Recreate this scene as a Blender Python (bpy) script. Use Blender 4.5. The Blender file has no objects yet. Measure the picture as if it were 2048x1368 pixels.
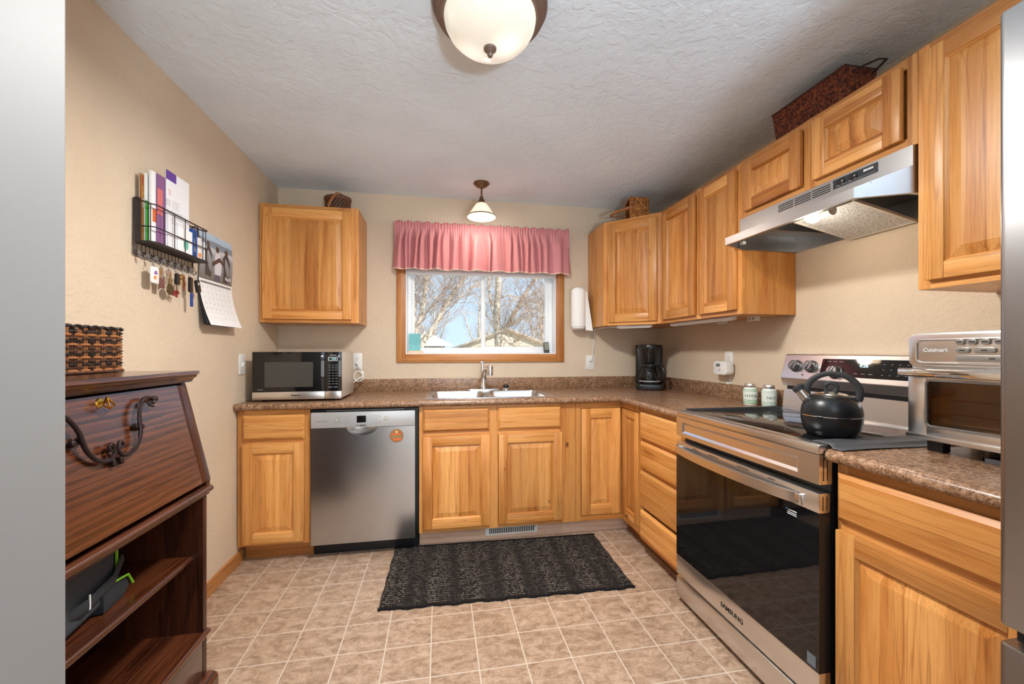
import bpy, bmesh, math, random
from math import pi, sin, cos, radians as rad, hypot
from mathutils import Vector as V, Matrix as M4, noise as mnoise

SC = bpy.context.scene
COL = SC.collection

# ------------------------------------------------------------------ camera
cam = bpy.data.cameras.new('camera'); camo = bpy.data.objects.new('camera', cam); COL.objects.link(camo)
camo.location = (1.127, -3.141, 1.2125)
camo.rotation_euler = (pi/2, 0, -0.1776)
cam.sensor_fit = 'HORIZONTAL'; cam.sensor_width = 36.0
cam.lens = 36.0*813.2/2048
cam.shift_y = (701.7-684)/2048
cam.clip_start = 0.02; cam.clip_end = 300
SC.camera = camo

# ------------------------------------------------------------------ exposure, sky, sun, big lights
SC.view_settings.view_transform = 'Standard'
SC.view_settings.look = 'None'
SC.view_settings.exposure = 0.08
SC.view_settings.gamma = 1.0
SC.view_settings.use_curve_mapping = False

W = bpy.data.worlds.new('sky'); SC.world = W; W.use_nodes = True
nt = W.node_tree; nt.nodes.clear()
wo = nt.nodes.new('ShaderNodeOutputWorld'); bg = nt.nodes.new('ShaderNodeBackground')
tc = nt.nodes.new('ShaderNodeTexCoord'); sep = nt.nodes.new('ShaderNodeSeparateXYZ'); rp = nt.nodes.new('ShaderNodeValToRGB')
nt.links.new(tc.outputs['Generated'], sep.inputs[0]); nt.links.new(sep.outputs['Z'], rp.inputs[0])
rp.color_ramp.elements[0].position = 0.0; rp.color_ramp.elements[0].color = (0.64, 0.81, 1.0, 1)
rp.color_ramp.elements[1].position = 0.45; rp.color_ramp.elements[1].color = (0.42, 0.66, 1.0, 1)
nt.links.new(rp.outputs[0], bg.inputs[0]); bg.inputs[1].default_value = 1.15
nt.links.new(bg.outputs[0], wo.inputs[0])

def lamp(name, kind, loc, energy, col=(1, 1, 1), rot=(0, 0, 0), parent=None, **k):
    l = bpy.data.lights.new(name, kind); l.energy = energy; l.color = col
    for a, b in k.items(): setattr(l, a, b)
    o = bpy.data.objects.new(name, l); COL.objects.link(o); o.location = loc; o.rotation_euler = rot
    if parent: o.parent = parent
    return o
lamp('sun', 'SUN', (0, 0, 20), 7.5, (1.0, .95, .88), (rad(52), 0, rad(58)), angle=.01)
# broad cool fill light added behind the camera; no glass doors stand there
lamp('rear_fill_light', 'AREA', (1.6, -6.3, 1.2), 52, (0.86, 0.94, 1.0), (rad(90), 0, 0), shape='RECTANGLE', size=2.4, size_y=2.1)
# unseen upward light added behind the camera to brighten the ceiling
lamp('ceiling_fill_light', 'AREA', (1.7, -4.25, 1.0), 96, (0.74, 0.87, 1.0), (pi, 0, 0), shape='DISK', size=.35)
lamp('overhead_fill_light', 'AREA', (0.6, -4.5, 2.3), 16, (1.0, 0.97, 0.93), (0, 0, 0), shape='DISK', size=.5)  # extra downward fill added out of view, not a fixture of the room

# ------------------------------------------------------------------ materials
def L(r, g, b):
    f = lambda c: (c/12.92 if c <= .04045 else ((c+.055)/1.055)**2.4)
    return (f(r/255), f(g/255), f(b/255), 1)
MATS = {}
class N:
    """tiny node-graph helper"""
    def __init__(s, name):
        s.m = bpy.data.materials.new(name); s.m.use_nodes = True; s.t = s.m.node_tree
        s.b = s.t.nodes['Principled BSDF']; s.out = s.t.nodes['Material Output']; MATS[name] = s.m
    def n(s, typ, _v=None, **k):
        q = s.t.nodes.new('ShaderNode'+typ)
        for a, b in k.items(): setattr(q, a, b)
        for i, v in (_v or {}).items():
            if isinstance(v, bpy.types.NodeSocket): s.t.links.new(v, q.inputs[i])
            else: q.inputs[i].default_value = v
        return q
    def l(s, a, b): s.t.links.new(a, b)
    def p(s, **k):
        for a, v in k.items():
            i = s.b.inputs[a.replace('_', ' ')]
            if isinstance(v, bpy.types.NodeSocket): s.l(v, i)
            else: i.default_value = v
        return s
    def ramp(s, fac, stops, interp='LINEAR'):
        r = s.n('ValToRGB', {0: fac}); e = r.color_ramp.elements; r.color_ramp.interpolation = interp
        while len(e) < len(stops): e.new(.5)
        for x, (p, c) in zip(e, stops): x.position = p; x.color = c
        return r.outputs[0]
    def obj(s): return s.n('TexCoord').outputs['Object']
    def pos(s): return s.n('NewGeometry').outputs['Position']
    def map(s, vec, scale=(1, 1, 1), loc=(0, 0, 0)):
        return s.n('Mapping', {0: vec, 1: loc, 3: scale}).outputs[0]
    def noise(s, vec, scale, detail=3, rough=.5, dist=0, out='Fac'):
        return s.n('TexNoise', {'Vector': vec, 'Scale': scale, 'Detail': detail, 'Roughness': rough, 'Distortion': dist}).outputs[out]
    def math(s, op, a, b=0.0):
        return s.n('Math', {0: a, 1: b}, operation=op).outputs[0]
    def mix(s, fac, a, b, mode='MIX'):
        q = s.n('Mix', data_type='RGBA', blend_type=mode)
        for i, v in ((0, fac), (6, a), (7, b)):
            if isinstance(v, bpy.types.NodeSocket): s.l(v, q.inputs[i])
            else: q.inputs[i].default_value = v
        return q.outputs[2]
    def bump(s, h, strength=.3, dist=.002):
        s.l(s.n('Bump', {'Height': h, 'Strength': strength, 'Distance': dist}).outputs[0], s.b.inputs['Normal']); return s

def flat(name, col, rough=.5, metal=0.0, spec=.5, **k):
    q = N(name); q.p(Base_Color=col if len(col) == 4 else (*col, 1), Roughness=rough, Metallic=metal, Specular_IOR_Level=spec, **k); return q.m
def glow(name, col, e):
    q = N(name); q.p(Base_Color=col, Emission_Color=col, Emission_Strength=e, Roughness=.4); return q.m

def wood(name, axis, light, mid, dark, board=.085, rough=.36, streak=1.0, contrast=1.0, knots=True, rings=6.0, pore=.28, wvw=.11, psc=320.0):
    q = N(name); o = q.obj(); rnd = q.n('ObjectInfo').outputs['Random']
    off = q.n('CombineXYZ', {0: q.math('MULTIPLY', rnd, 37.0), 1: q.math('MULTIPLY', rnd, 71.0), 2: q.math('MULTIPLY', rnd, 53.0)}).outputs[0]
    v0_ = q.n('VectorMath', {0: o, 1: off}, operation='ADD').outputs[0]
    S_ = lambda ac, al: {'x': (al, ac, ac), 'y': (ac, al, ac), 'z': (ac, ac, al)}[axis]
    # glued-up boards: each board has its own tone and its own slice of the grain
    ac_ = q.n('SeparateXYZ', {0: v0_}).outputs[0 if axis == 'z' else 2]
    cell = q.math('FLOOR', q.math('DIVIDE', ac_, board))
    wn = q.n('TexWhiteNoise', {'W': cell}, noise_dimensions='1D')
    shift = q.n('VectorMath', {0: wn.outputs['Color'], 1: (13.0, 17.0, 11.0)}, operation='MULTIPLY').outputs[0]
    v = q.n('VectorMath', {0: v0_, 1: shift}, operation='ADD').outputs[0]
    wv = q.n('TexWave', {'Vector': q.map(v, S_(1.0, .09)), 'Scale': rings, 'Distortion': 7.0, 'Detail': 3.0, 'Detail Scale': 1.4, 'Detail Roughness': .6}, wave_type='BANDS', bands_direction='X' if axis == 'z' else 'Z', wave_profile='SAW').outputs['Fac']
    broad = q.noise(q.map(v, S_(7.0, .8)), 1.0, 3, .55, .6)
    fib = q.noise(q.map(v, S_(230.0, 5.0)), 1.0, 2, .6)
    fac = q.math('ADD', q.math('ADD', q.math('MULTIPLY', wv, wvw), q.math('MULTIPLY', broad, .80-wvw)), q.math('MULTIPLY', fib, .20))
    c = q.ramp(fac, [(.27, dark), (.41, mid), (.55, light), (.72, mid)])
    tone = q.ramp(wn.outputs['Value'], [(0, (.66, .55, .44, 1)), (.3, (.90, .86, .80, 1)), (.65, (1.0, 1.0, 1.0, 1)), (1, (1.14, 1.18, 1.24, 1))])
    c = q.mix(.8*contrast, c, tone, 'MULTIPLY')
    pores = q.ramp(q.noise(q.map(v, S_(psc, psc/36)), 1.0, 2, .5), [(.36, (.45, .36, .28, 1)), (.46, (1, 1, 1, 1))])
    c = q.mix(pore, c, pores, 'MULTIPLY')
    st = q.noise(q.map(v, S_(13.0, .5)), 1.0, 2, .5, 1.4)
    stm = q.ramp(st, [(.478, (0, 0, 0, 1)), (.5, (1, 1, 1, 1)), (.515, (0, 0, 0, 1))])
    c = q.mix(q.math('MULTIPLY', stm, .45*streak), c, dark)
    if knots:
        vo = q.n('TexVoronoi', {'Vector': q.map(v0_, S_(5.2, 3.0)), 'Scale': 1.0}).outputs['Distance']
        km = q.ramp(vo, [(.0, (1, 1, 1, 1)), (.035, (.9, .9, .9, 1)), (.07, (0, 0, 0, 1))])
        c = q.mix(q.math('MULTIPLY', km, .9), c, (dark[0]*.3, dark[1]*.25, dark[2]*.2, 1))
    rt = q.n('MapRange', {0: rnd, 3: .86, 4: 1.08}).outputs[0]
    hsv = q.n('HueSaturation', {'Value': rt, 'Color': c}).outputs[0]
    q.p(Base_Color=hsv, Roughness=rough, Specular_IOR_Level=.45)
    return q.m

HL, HM, HD = L(224, 163, 94), L(206, 137, 68), L(148, 84, 34)
hick_z = wood('hickory_upright', 'z', HL, HM, HD)
hick_x = wood('hickory_across', 'x', HL, HM, HD)
ol, om, od = L(190, 130, 72), L(172, 108, 54), L(120, 68, 30)
oak_x = wood('trim_oak_across', 'x', ol, om, od, .5, .4, knots=False)
oak_z = wood('trim_oak_upright', 'z', ol, om, od, .5, .4, knots=False)
oak_y = wood('trim_oak_deep', 'y', ol, om, od, .5, .4, knots=False)
dl, dm, dd = L(96, 52, 30), L(66, 32, 19), L(30, 13, 8)
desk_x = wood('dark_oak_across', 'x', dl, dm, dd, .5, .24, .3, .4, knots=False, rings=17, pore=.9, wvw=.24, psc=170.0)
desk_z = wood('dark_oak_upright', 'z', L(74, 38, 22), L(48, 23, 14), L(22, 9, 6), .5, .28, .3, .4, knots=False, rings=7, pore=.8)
toe_m = wood('toe_board', 'x', L(232, 200, 176), L(220, 184, 158), L(190, 150, 122), .5, .6, .5, knots=False)

dkb = MATS['dark_oak_across'].node_tree.nodes['Principled BSDF']; dkb.inputs['Coat Weight'].default_value = .7; dkb.inputs['Coat Roughness'].default_value = .22
def wall_mat(name, col, sc=70, st=.35, dist=.0035):
    q = N(name); P = q.pos()
    a = q.noise(P, sc, 4, .6, .8); b = q.noise(P, sc*.28, 3, .6, 1.5)
    h = q.ramp(q.math('ADD', q.math('MULTIPLY', a, .5), q.math('MULTIPLY', b, .5)), [(.44, (0, 0, 0, 1)), (.53, (1, 1, 1, 1))])
    var = q.ramp(q.noise(P, 3, 3), [(.3, tuple(c*.95 for c in col[:3])+(1,)), (.7, tuple(min(1, c*1.03) for c in col[:3])+(1,))])
    q.p(Base_Color=var, Roughness=.75, Specular_IOR_Level=.25); q.bump(h, st, dist); return q.m
wall_tan = wall_mat('tan_textured_paint', L(214, 196, 173), 55, .34, .0028)
ceil_m = wall_mat('ceiling_texture', (.78, .87, .95, 1), 24, .33, .005)
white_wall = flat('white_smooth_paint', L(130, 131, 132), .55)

def counter(name):
    q = N(name); P = q.pos()
    a = q.noise(P, 105, 4, .65, .8); b = q.noise(P, 240, 2, .6); c = q.noise(P, 30, 3, .6, 1.)
    f = q.math('ADD', q.math('ADD', q.math('MULTIPLY', a, .5), q.math('MULTIPLY', b, .25)), q.math('MULTIPLY', c, .25))
    col = q.ramp(f, [(.34, L(60, 42, 31)), (.44, L(110, 80, 58)), (.51, L(146, 112, 86)), (.58, L(172, 138, 110)), (.68, L(198, 170, 142))])
    q.p(Base_Color=col, Roughness=.27, Specular_IOR_Level=.5); return q.m
lam = counter('speckled_laminate')

def floor_mat():
    q = N('vinyl_tile'); P = q.pos(); v = q.map(P, (1, 1, 1), (-.179, .72, 0))
    v = q.n('VectorMath', {0: P, 1: (-.179+.1832*40, .72+.176*60, 0)}, operation='ADD').outputs[0]
    br = q.n('TexBrick', {'Vector': v, 'Color1': (0, 0, 0, 1), 'Color2': (1, 1, 1, 1), 'Mortar': (.5, .5, .5, 1), 'Scale': 1.0, 'Mortar Size': .0026, 'Mortar Smooth': .25, 'Bias': 0.0, 'Brick Width': .1832, 'Row Height': .176}, offset=0.0, squash=1.0)
    tone = q.n('SeparateColor', {0: br.outputs['Color']}).outputs[0]
    off = q.n('CombineXYZ', {0: q.math('MULTIPLY', tone, 9.0), 1: q.math('MULTIPLY', tone, 17.0)}).outputs[0]
    vv = q.n('VectorMath', {0: P, 1: off}, operation='ADD').outputs[0]
    a = q.noise(q.map(vv, (1, 1.7, 1)), 17, 7, .74, .7); b = q.noise(q.map(vv, (1, 1.8, 1)), 70, 4, .7, 1.2)
    f = q.math('ADD', q.math('MULTIPLY', a, .7), q.math('MULTIPLY', b, .3))
    c = q.ramp(f, [(.30, L(106, 84, 68)), (.43, L(148, 122, 101)), (.53, L(176, 150, 128)), (.68, L(200, 177, 158))])
    c = q.mix(.5, c, q.ramp(tone, [(0, (.84, .80, .76, 1)), (1, (1.06, 1.04, 1.02, 1))]), 'MULTIPLY')
    c = q.mix(br.outputs['Fac'], c, L(204, 190, 175))
    h = q.math('SUBTRACT', q.math('MULTIPLY', b, .4), br.outputs['Fac'])
    q.p(Base_Color=c, Roughness=.45, Specular_IOR_Level=.35); q.bump(h, .25, .0015); return q.m
floor_m = floor_mat()

def steel(name, col, rough=.3, *a): return flat(name, col[:3], rough, 1.0)
steel_h = steel('brushed_steel', (.76, .75, .74, 1), .28)
steel_dw = steel('brushed_steel_door', (.53, .56, .59, 1), .21)
steel_fr = steel('brushed_steel_fridge', (.32, .32, .33, 1), .34, (400, 400, 4))
steel_hood = steel('hood_steel', (.46, .46, .47, 1), .33, (3, 300, 300))
steel_sink = flat('sink_steel', (.72, .72, .72), .22, 1.0)
chrome = flat('chrome', (.80, .80, .80), .07, 1.0)
silver = flat('silver_plastic', L(176, 178, 180), .35, .3)
champagne = flat('champagne_metal', L(206, 198, 186), .35, .35)
black_gl = flat('black_glass', (.006, .006, .007), .04, 0, .6)
black_pl = flat('black_plastic', (.012, .012, .013), .25)
black_mt = flat('black_matte', (.008, .009, .011), .34, 0, .4)
black_rb = flat('black_rubber', (.02, .021, .024), .6)
grey_rb = flat('dark_grey_silicone', (.06, .063, .07), .5)
dk_grey = flat('dark_grey_plastic', (.07, .07, .075), .35)
mid_grey = flat('mid_grey', L(120, 122, 124), .4)
lt_grey = flat('light_grey_print', L(168, 172, 176), .5)
white_pl = flat('white_plastic', L(232, 232, 230), .35)
white_vinyl = flat('white_vinyl', L(238, 240, 242), .4)
white_paper = flat('white_paper', L(236, 236, 238), .8)
black_ink = flat('black_ink', (.01, .01, .01), .6)
white_ink = flat('white_ink', L(235, 238, 240), .6)
bronze = flat('oiled_bronze', L(128, 108, 98), .42, .4)
bronze_l = flat('antique_bronze', L(118, 92, 66), .4, .7)
iron = flat('wrought_iron', L(58, 46, 46), .38, .75)
brass = flat('brass', L(196, 150, 60), .25, 1.0)
wire_m = flat('dark_wire', L(52, 44, 44), .5, .3)
hook_m = flat('pewter_hook', L(128, 122, 120), .4, .5)

def glass_mat():
    q = N('window_glass'); tr = q.n('BsdfTransparent', {0: (.97, .98, .98, 1)}).outputs[0]; gl = q.n('BsdfGlossy', {'Roughness': .02}).outputs[0]
    fr = q.n('Fresnel', {0: 1.45}).outputs[0]; mx = q.n('MixShader', {0: q.math('MULTIPLY', fr, .10), 1: tr, 2: gl}); q.l(mx.outputs[0], q.out.inputs[0]); return q.m
win_glass = glass_mat()
def clear_glass(name, tint, k=1.0):
    q = N(name); tr = q.n('BsdfTransparent', {0: tint}).outputs[0]; gl = q.n('BsdfGlossy', {'Roughness': .03}).outputs[0]
    fr = q.n('Fresnel', {0: 1.5}).outputs[0]; mx = q.n('MixShader', {0: q.math('MULTIPLY', fr, k), 1: tr, 2: gl}); q.l(mx.outputs[0], q.out.inputs[0]); return q.m
carafe_gl = clear_glass('carafe_glass', (.55, .55, .55, 1))
oven_gl = clear_glass('toaster_glass', (.62, .52, .42, 1), .8)

# ------------------------------------------------------------------ mesh builder
class B:
    def __init__(s, *mats): s.bm = bmesh.new(); s.mats = list(mats)
    def _merge(s, b2, mat, tf=None):
        if tf is not None: bmesh.ops.transform(b2, matrix=tf, verts=b2.verts)
        for f in b2.faces: f.material_index = mat
        me = bpy.data.meshes.new('tmp'); b2.to_mesh(me); b2.free(); s.bm.from_mesh(me); bpy.data.meshes.remove(me)
        return s
    def box(s, x0, x1, y0, y1, z0, z1, mat=0, bev=0.0, seg=2, tf=None):
        b = bmesh.new(); bmesh.ops.create_cube(b, size=1.0)
        bmesh.ops.transform(b, matrix=M4.Translation(((x0+x1)/2, (y0+y1)/2, (z0+z1)/2)) @ M4.Diagonal((abs(x1-x0), abs(y1-y0), abs(z1-z0), 1)), verts=b.verts)
        if bev > 0: bmesh.ops.bevel(b, geom=b.edges[:], offset=bev, segments=seg, affect='EDGES', profile=.5)
        return s._merge(b, mat, tf)
    def rbox(s, x0, x1, y0, y1, z0, z1, axis, r, mat=0, seg=5, bev=0.0, tf=None):
        """box rounded about one axis only"""
        b = bmesh.new(); bmesh.ops.create_cube(b, size=1.0)
        bmesh.ops.transform(b, matrix=M4.Translation(((x0+x1)/2, (y0+y1)/2, (z0+z1)/2)) @ M4.Diagonal((abs(x1-x0), abs(y1-y0), abs(z1-z0), 1)), verts=b.verts)
        i = 'xyz'.index(axis)
        ed = [e for e in b.edges if abs((e.verts[0].co-e.verts[1].co)[i]) > 1e-7]
        bmesh.ops.bevel(b, geom=ed, offset=r, segments=seg, affect='EDGES', profile=.5)
        if bev > 0:
            ed = [e for e in b.edges if len(e.link_faces) == 2 and e.calc_face_angle(0) > 1.2]
            bmesh.ops.bevel(b, geom=ed, offset=bev, segments=2, affect='EDGES', profile=.5)
        return s._merge(b, mat, tf)
    def prism(s, pts, axis, a, b_, mat=0, bev=0.0, tf=None):
        """pts 2D polygon; axis 'x': pts=(y,z) 'y': pts=(x,z) 'z': pts=(x,y)"""
        mk = {'x': lambda p, t: (t, p[0], p[1]), 'y': lambda p, t: (p[0], t, p[1]), 'z': lambda p, t: (p[0], p[1], t)}[axis]
        b = bmesh.new(); v0 = [b.verts.new(mk(p, a)) for p in pts]; v1 = [b.verts.new(mk(p, b_)) for p in pts]; n = len(pts)
        b.faces.new(v0); b.faces.new(v1[::-1])
        for i in range(n): b.faces.new((v0[i], v1[i], v1[(i+1) % n], v0[(i+1) % n]))
        bmesh.ops.recalc_face_normals(b, faces=b.faces)
        if bev > 0: bmesh.ops.bevel(b, geom=b.edges[:], offset=bev, segments=2, affect='EDGES', profile=.5)
        return s._merge(b, mat, tf)
    def tube(s, pts, r, seg=8, mat=0, closed=False, caps=True, flat=1.0, up=None, tf=None):
        P = [V(p) for p in pts]; n = len(P); R = r if isinstance(r, (list, tuple)) else [r]*n
        b = bmesh.new(); rings = []; N0 = None
        for i in range(n):
            if closed: t = (P[(i+1) % n]-P[i-1])
            else: t = P[min(i+1, n-1)]-P[max(i-1, 0)]
            t.normalize()
            if up is not None: N0 = V(up)-t*V(up).dot(t)
            elif N0 is None: N0 = t.orthogonal()
            else: N0 = N0-t*N0.dot(t)
            if N0.length < 1e-6: N0 = t.orthogonal()
            N0.normalize(); Bn = t.cross(N0)
            rings.append([b.verts.new(P[i]+(N0*cos(2*pi*k/seg)*flat+Bn*sin(2*pi*k/seg))*R[i]) for k in range(seg)])
        m = n if closed else n-1
        for i in range(m):
            A, C = rings[i], rings[(i+1) % n]
            for k in range(seg): b.faces.new((A[k], A[(k+1) % seg], C[(k+1) % seg], C[k]))
        if caps and not closed: b.faces.new(rings[0][::-1]); b.faces.new(rings[-1])
        return s._merge(b, mat, tf)
    def cyl(s, p0, p1, r, r1=None, seg=20, mat=0, tf=None): return s.tube([p0, p1], [r, r if r1 is None else r1], seg, mat, tf=tf)
    def lathe(s, prof, c=(0, 0, 0), seg=32, mat=0, axis='z', sx=1.0, sy=1.0, ribs=0, ribd=0, tf=None):
        b = bmesh.new(); rings = []
        def pt(r, z, k):
            a = 2*pi*k/seg
            if ribs: r = r*(1+ribd*(1 if k % 2 else -1))
            q = (r*cos(a)*sx, r*sin(a)*sy, z)
            if axis == 'x': q = (q[2], q[0], q[1])
            elif axis == 'y': q = (q[0], q[2], q[1])
            return (q[0]+c[0], q[1]+c[1], q[2]+c[2])
        for r, z in prof:
            rings.append([b.verts.new(pt(r, z, 0))] if r < 1e-6 else [b.verts.new(pt(r, z, k)) for k in range(seg)])
        for A, C in zip(rings, rings[1:]):
            if len(A) == 1 and len(C) == 1: continue
            for k in range(seg):
                k2 = (k+1) % seg
                if len(A) == 1: b.faces.new((A[0], C[k], C[k2]))
                elif len(C) == 1: b.faces.new((A[k], C[0], A[k2]))
                else: b.faces.new((A[k], C[k], C[k2], A[k2]))
        bmesh.ops.recalc_face_normals(b, faces=b.faces)
        return s._merge(b, mat, tf)
    def grid(s, fn, nu, nv, mat=0, uv=None, matfn=None):
        base = [[s.bm.verts.new(fn(i/nu, j/nv)) for j in range(nv+1)] for i in range(nu+1)]
        lay = s.bm.loops.layers.uv.verify() if uv else None
        for i in range(nu):
            for j in range(nv):
                f = s.bm.faces.new((base[i][j], base[i+1][j], base[i+1][j+1], base[i][j+1])); f.material_index = matfn(i/nu, j/nv) if matfn else mat
                if uv:
                    for lp, (a, c) in zip(f.loops, ((i, j), (i+1, j), (i+1, j+1), (i, j+1))): lp[lay].uv = uv(a/nu, c/nv)
        return s
    def quad(s, *pts, mat=0):
        f = s.bm.faces.new([s.bm.verts.new(p) for p in pts]); f.material_index = mat; return s
    def frustum(s, x0, x1, z0, z1, ya, yb, inset, mat=0):
        """raised field facing -y: outer rectangle at ya, inner rectangle (inset) at yb"""
        o = [(x0, ya, z0), (x1, ya, z0), (x1, ya, z1), (x0, ya, z1)]
        i = [(x0+inset, yb, z0+inset), (x1-inset, yb, z0+inset), (x1-inset, yb, z1-inset), (x0+inset, yb, z1-inset)]
        s.quad(*i, mat=mat)
        for k in range(4): s.quad(o[k], o[(k+1) % 4], i[(k+1) % 4], i[k], mat=mat)
        return s
    def build(s, name, mats=None, parent=None, loc=None, rot=None, smooth=40, kind=None, label=None):
        me = bpy.data.meshes.new(name); bm = s.bm; bm.to_mesh(me); bm.free()
        for m in (s.mats or ([mats] if not isinstance(mats, (list, tuple)) else mats)): me.materials.append(m)
        if smooth:
            me.shade_smooth(); me.set_sharp_from_angle(angle=rad(smooth))
        o = bpy.data.objects.new(name, me); COL.objects.link(o)
        if parent: o.parent = parent
        if loc: o.location = loc
        if rot: o.rotation_euler = rot
        if kind: o['kind'] = kind
        if label: o['label'] = label
        return o

def tag(o, label, cat, group=None):
    o['label'] = label; o['category'] = cat
    if group: o['group'] = group
    return o
def thing(name, label, cat, loc=(0, 0, 0), rz=0, group=None, rot=None):
    o = bpy.data.objects.new(name, None); COL.objects.link(o); o.location = loc
    o.rotation_euler = rot or (0, 0, rz); o.empty_display_size = .05
    return tag(o, label, cat, group)
def text(name, s, size, mat, parent, loc, rot=(pi/2, 0, 0), ext=.0003, align='CENTER', sx=1.0, bold=0.0):
    cu = bpy.data.curves.new('t', 'FONT'); cu.body = s; cu.size = size; cu.extrude = ext; cu.align_x = align; cu.align_y = 'CENTER'; cu.resolution_u = 2; cu.offset = bold
    tmp = bpy.data.objects.new('t', cu); COL.objects.link(tmp)
    me = bpy.data.meshes.new_from_object(tmp); COL.objects.unlink(tmp); bpy.data.objects.remove(tmp); bpy.data.curves.remove(cu)
    me.materials.clear(); me.materials.append(mat)
    if sx != 1.0: me.transform(M4.Diagonal((sx, 1, 1, 1)))
    o = bpy.data.objects.new(name, me); COL.objects.link(o); o.parent = parent; o.location = loc; o.rotation_euler = rot
    return o
def copy_tree(o, parent=None):
    c = o.copy(); COL.objects.link(c)
    if parent: c.parent = parent
    for ch in [q for q in SC.objects if q.parent == o]: copy_tree(ch, c)
    return c
RW = 2.9286      # right wall
CE = 2.375       # ceiling height
# ------------------------------------------------------------------ room shell
def struct(name, b, mat=None, parent=None, smooth=0):
    return b.build(name, mat, parent, smooth=smooth, kind=None if parent else 'structure')
struct('floor', B().box(-2.2, 3.08, -6.7, .15, -.12, 0), floor_m)
struct('ceiling', B().box(-2.2, 3.08, -6.7, .15, CE, CE+.12), ceil_m)
wx0, wx1, wz0, wz1 = .878, 2.050, 1.183, 2.09          # window opening
b = B().box(-.15, wx0, 0, .15, 0, CE).box(wx1, RW+.15, 0, .15, 0, CE).box(wx0, wx1, 0, .15, 0, wz0).box(wx0, wx1, 0, .15, wz1, CE)
struct('wall_back', b, wall_tan)
struct('wall_left', B().box(-.15, 0, -2.42, 0, 0, CE), wall_tan)
struct('wall_right', B().box(RW, RW+.15, -6.55, 0, 0, CE), wall_tan)
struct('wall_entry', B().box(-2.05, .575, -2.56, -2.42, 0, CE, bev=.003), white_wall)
struct('wall_dining_left', B().box(-2.2, -2.05, -6.55, -2.42, 0, CE), wall_tan)
struct('wall_dining_rear', B().box(-2.2, RW+.15, -6.7, -6.55, 0, CE), wall_tan)
struct('baseboard_left', B().box(.0, .014, -2.418, -.545, 0, .072, bev=.003), oak_y)

# ------------------------------------------------------------------ window
def window():
    w = B(oak_z, oak_x)
    w.box(.816, .882, -.018, 0, 1.125, 2.140, 0, .004).box(2.046, 2.112, -.018, 0, 1.125, 2.140, 0, .004)
    root = bpy.data.objects.new('window_1', None); COL.objects.link(root); root['kind'] = 'structure'
    w.build('casing_side', None, root, smooth=30)
    w = B(oak_x); w.box(.882, 2.046, -.0185, 0, 1.125, 1.188, 0, .004).box(.882, 2.046, -.0185, 0, 2.09, 2.140, 0, .004)
    w.box(.840, 2.090, -.0205, -.017, 1.139, 1.152, 0, .001)
    w.build('casing_rail', None, root, smooth=30)
    j = B(); j.box(wx0, wx0+.012, -.002, .15, wz0, wz1).box(wx1-.012, wx1, -.002, .15, wz0, wz1).box(wx0+.012, wx1-.012, -.002, .15, wz0, wz0+.012).box(wx0+.012, wx1-.012, -.002, .15, wz1-.012, wz1)
    j.build('jamb', white_vinyl, root, smooth=0)
    f = B(); a, c, d, e = wx0+.012, wx1-.012, wz0+.012, wz1-.012
    f.box(a, a+.03, .075, .145, d, e, 0, .003).box(c-.03, c, .075, .145, d, e, 0, .003).box(a+.03, c-.03, .075, .145, d, d+.022, 0, .003).box(a+.03, c-.03, .075, .145, e-.03, e, 0, .003)
    f.build('frame', white_vinyl, root, smooth=30)
    # fixed left sash and sliding right sash
    for nm, x0, x1, y0, y1, s_ in (('sash', a+.028, 1.494, .112, .138, .022), ('sash', 1.456, c-.028, .082, .108, .030)):
        g = B(); z0, z1 = d+.020, e-.028
        g.box(x0, x0+s_, y0, y1, z0, z1, 0, .003).box(x1-s_, x1, y0, y1, z0, z1, 0, .003).box(x0+s_, x1-s_, y0, y1, z0, z0+s_, 0, .003).box(x0+s_, x1-s_, y0, y1, z1-s_, z1, 0, .003)
        so = g.build(nm, white_vinyl, root, smooth=30)
        B().box(x0+s_-.004, x1-s_+.004, (y0+y1)/2-.002, (y0+y1)/2+.002, z0+s_-.004, z1-s_+.004).build('pane', win_glass, so, smooth=0)
    return root
window()

# pleated shade stacked behind the valance
sh = thing('window_shade', 'white pleated shade pulled up behind the pink valance', 'shade', (1.464, .03, 1.796))
b = B().box(-.574, .574, -.022, .022, 0, .024, 0, .004); b.build('bottom_rail', white_vinyl, sh, smooth=30)
b = B()
for k in range(17): b.prism([(-.02, .024+k*.014), (.02, .031+k*.014), (-.02, .038+k*.014)], 'x', -.57, .57)
b.build('pleats', flat('shade_cloth', L(222, 218, 212), .8), sh, smooth=0)

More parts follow.
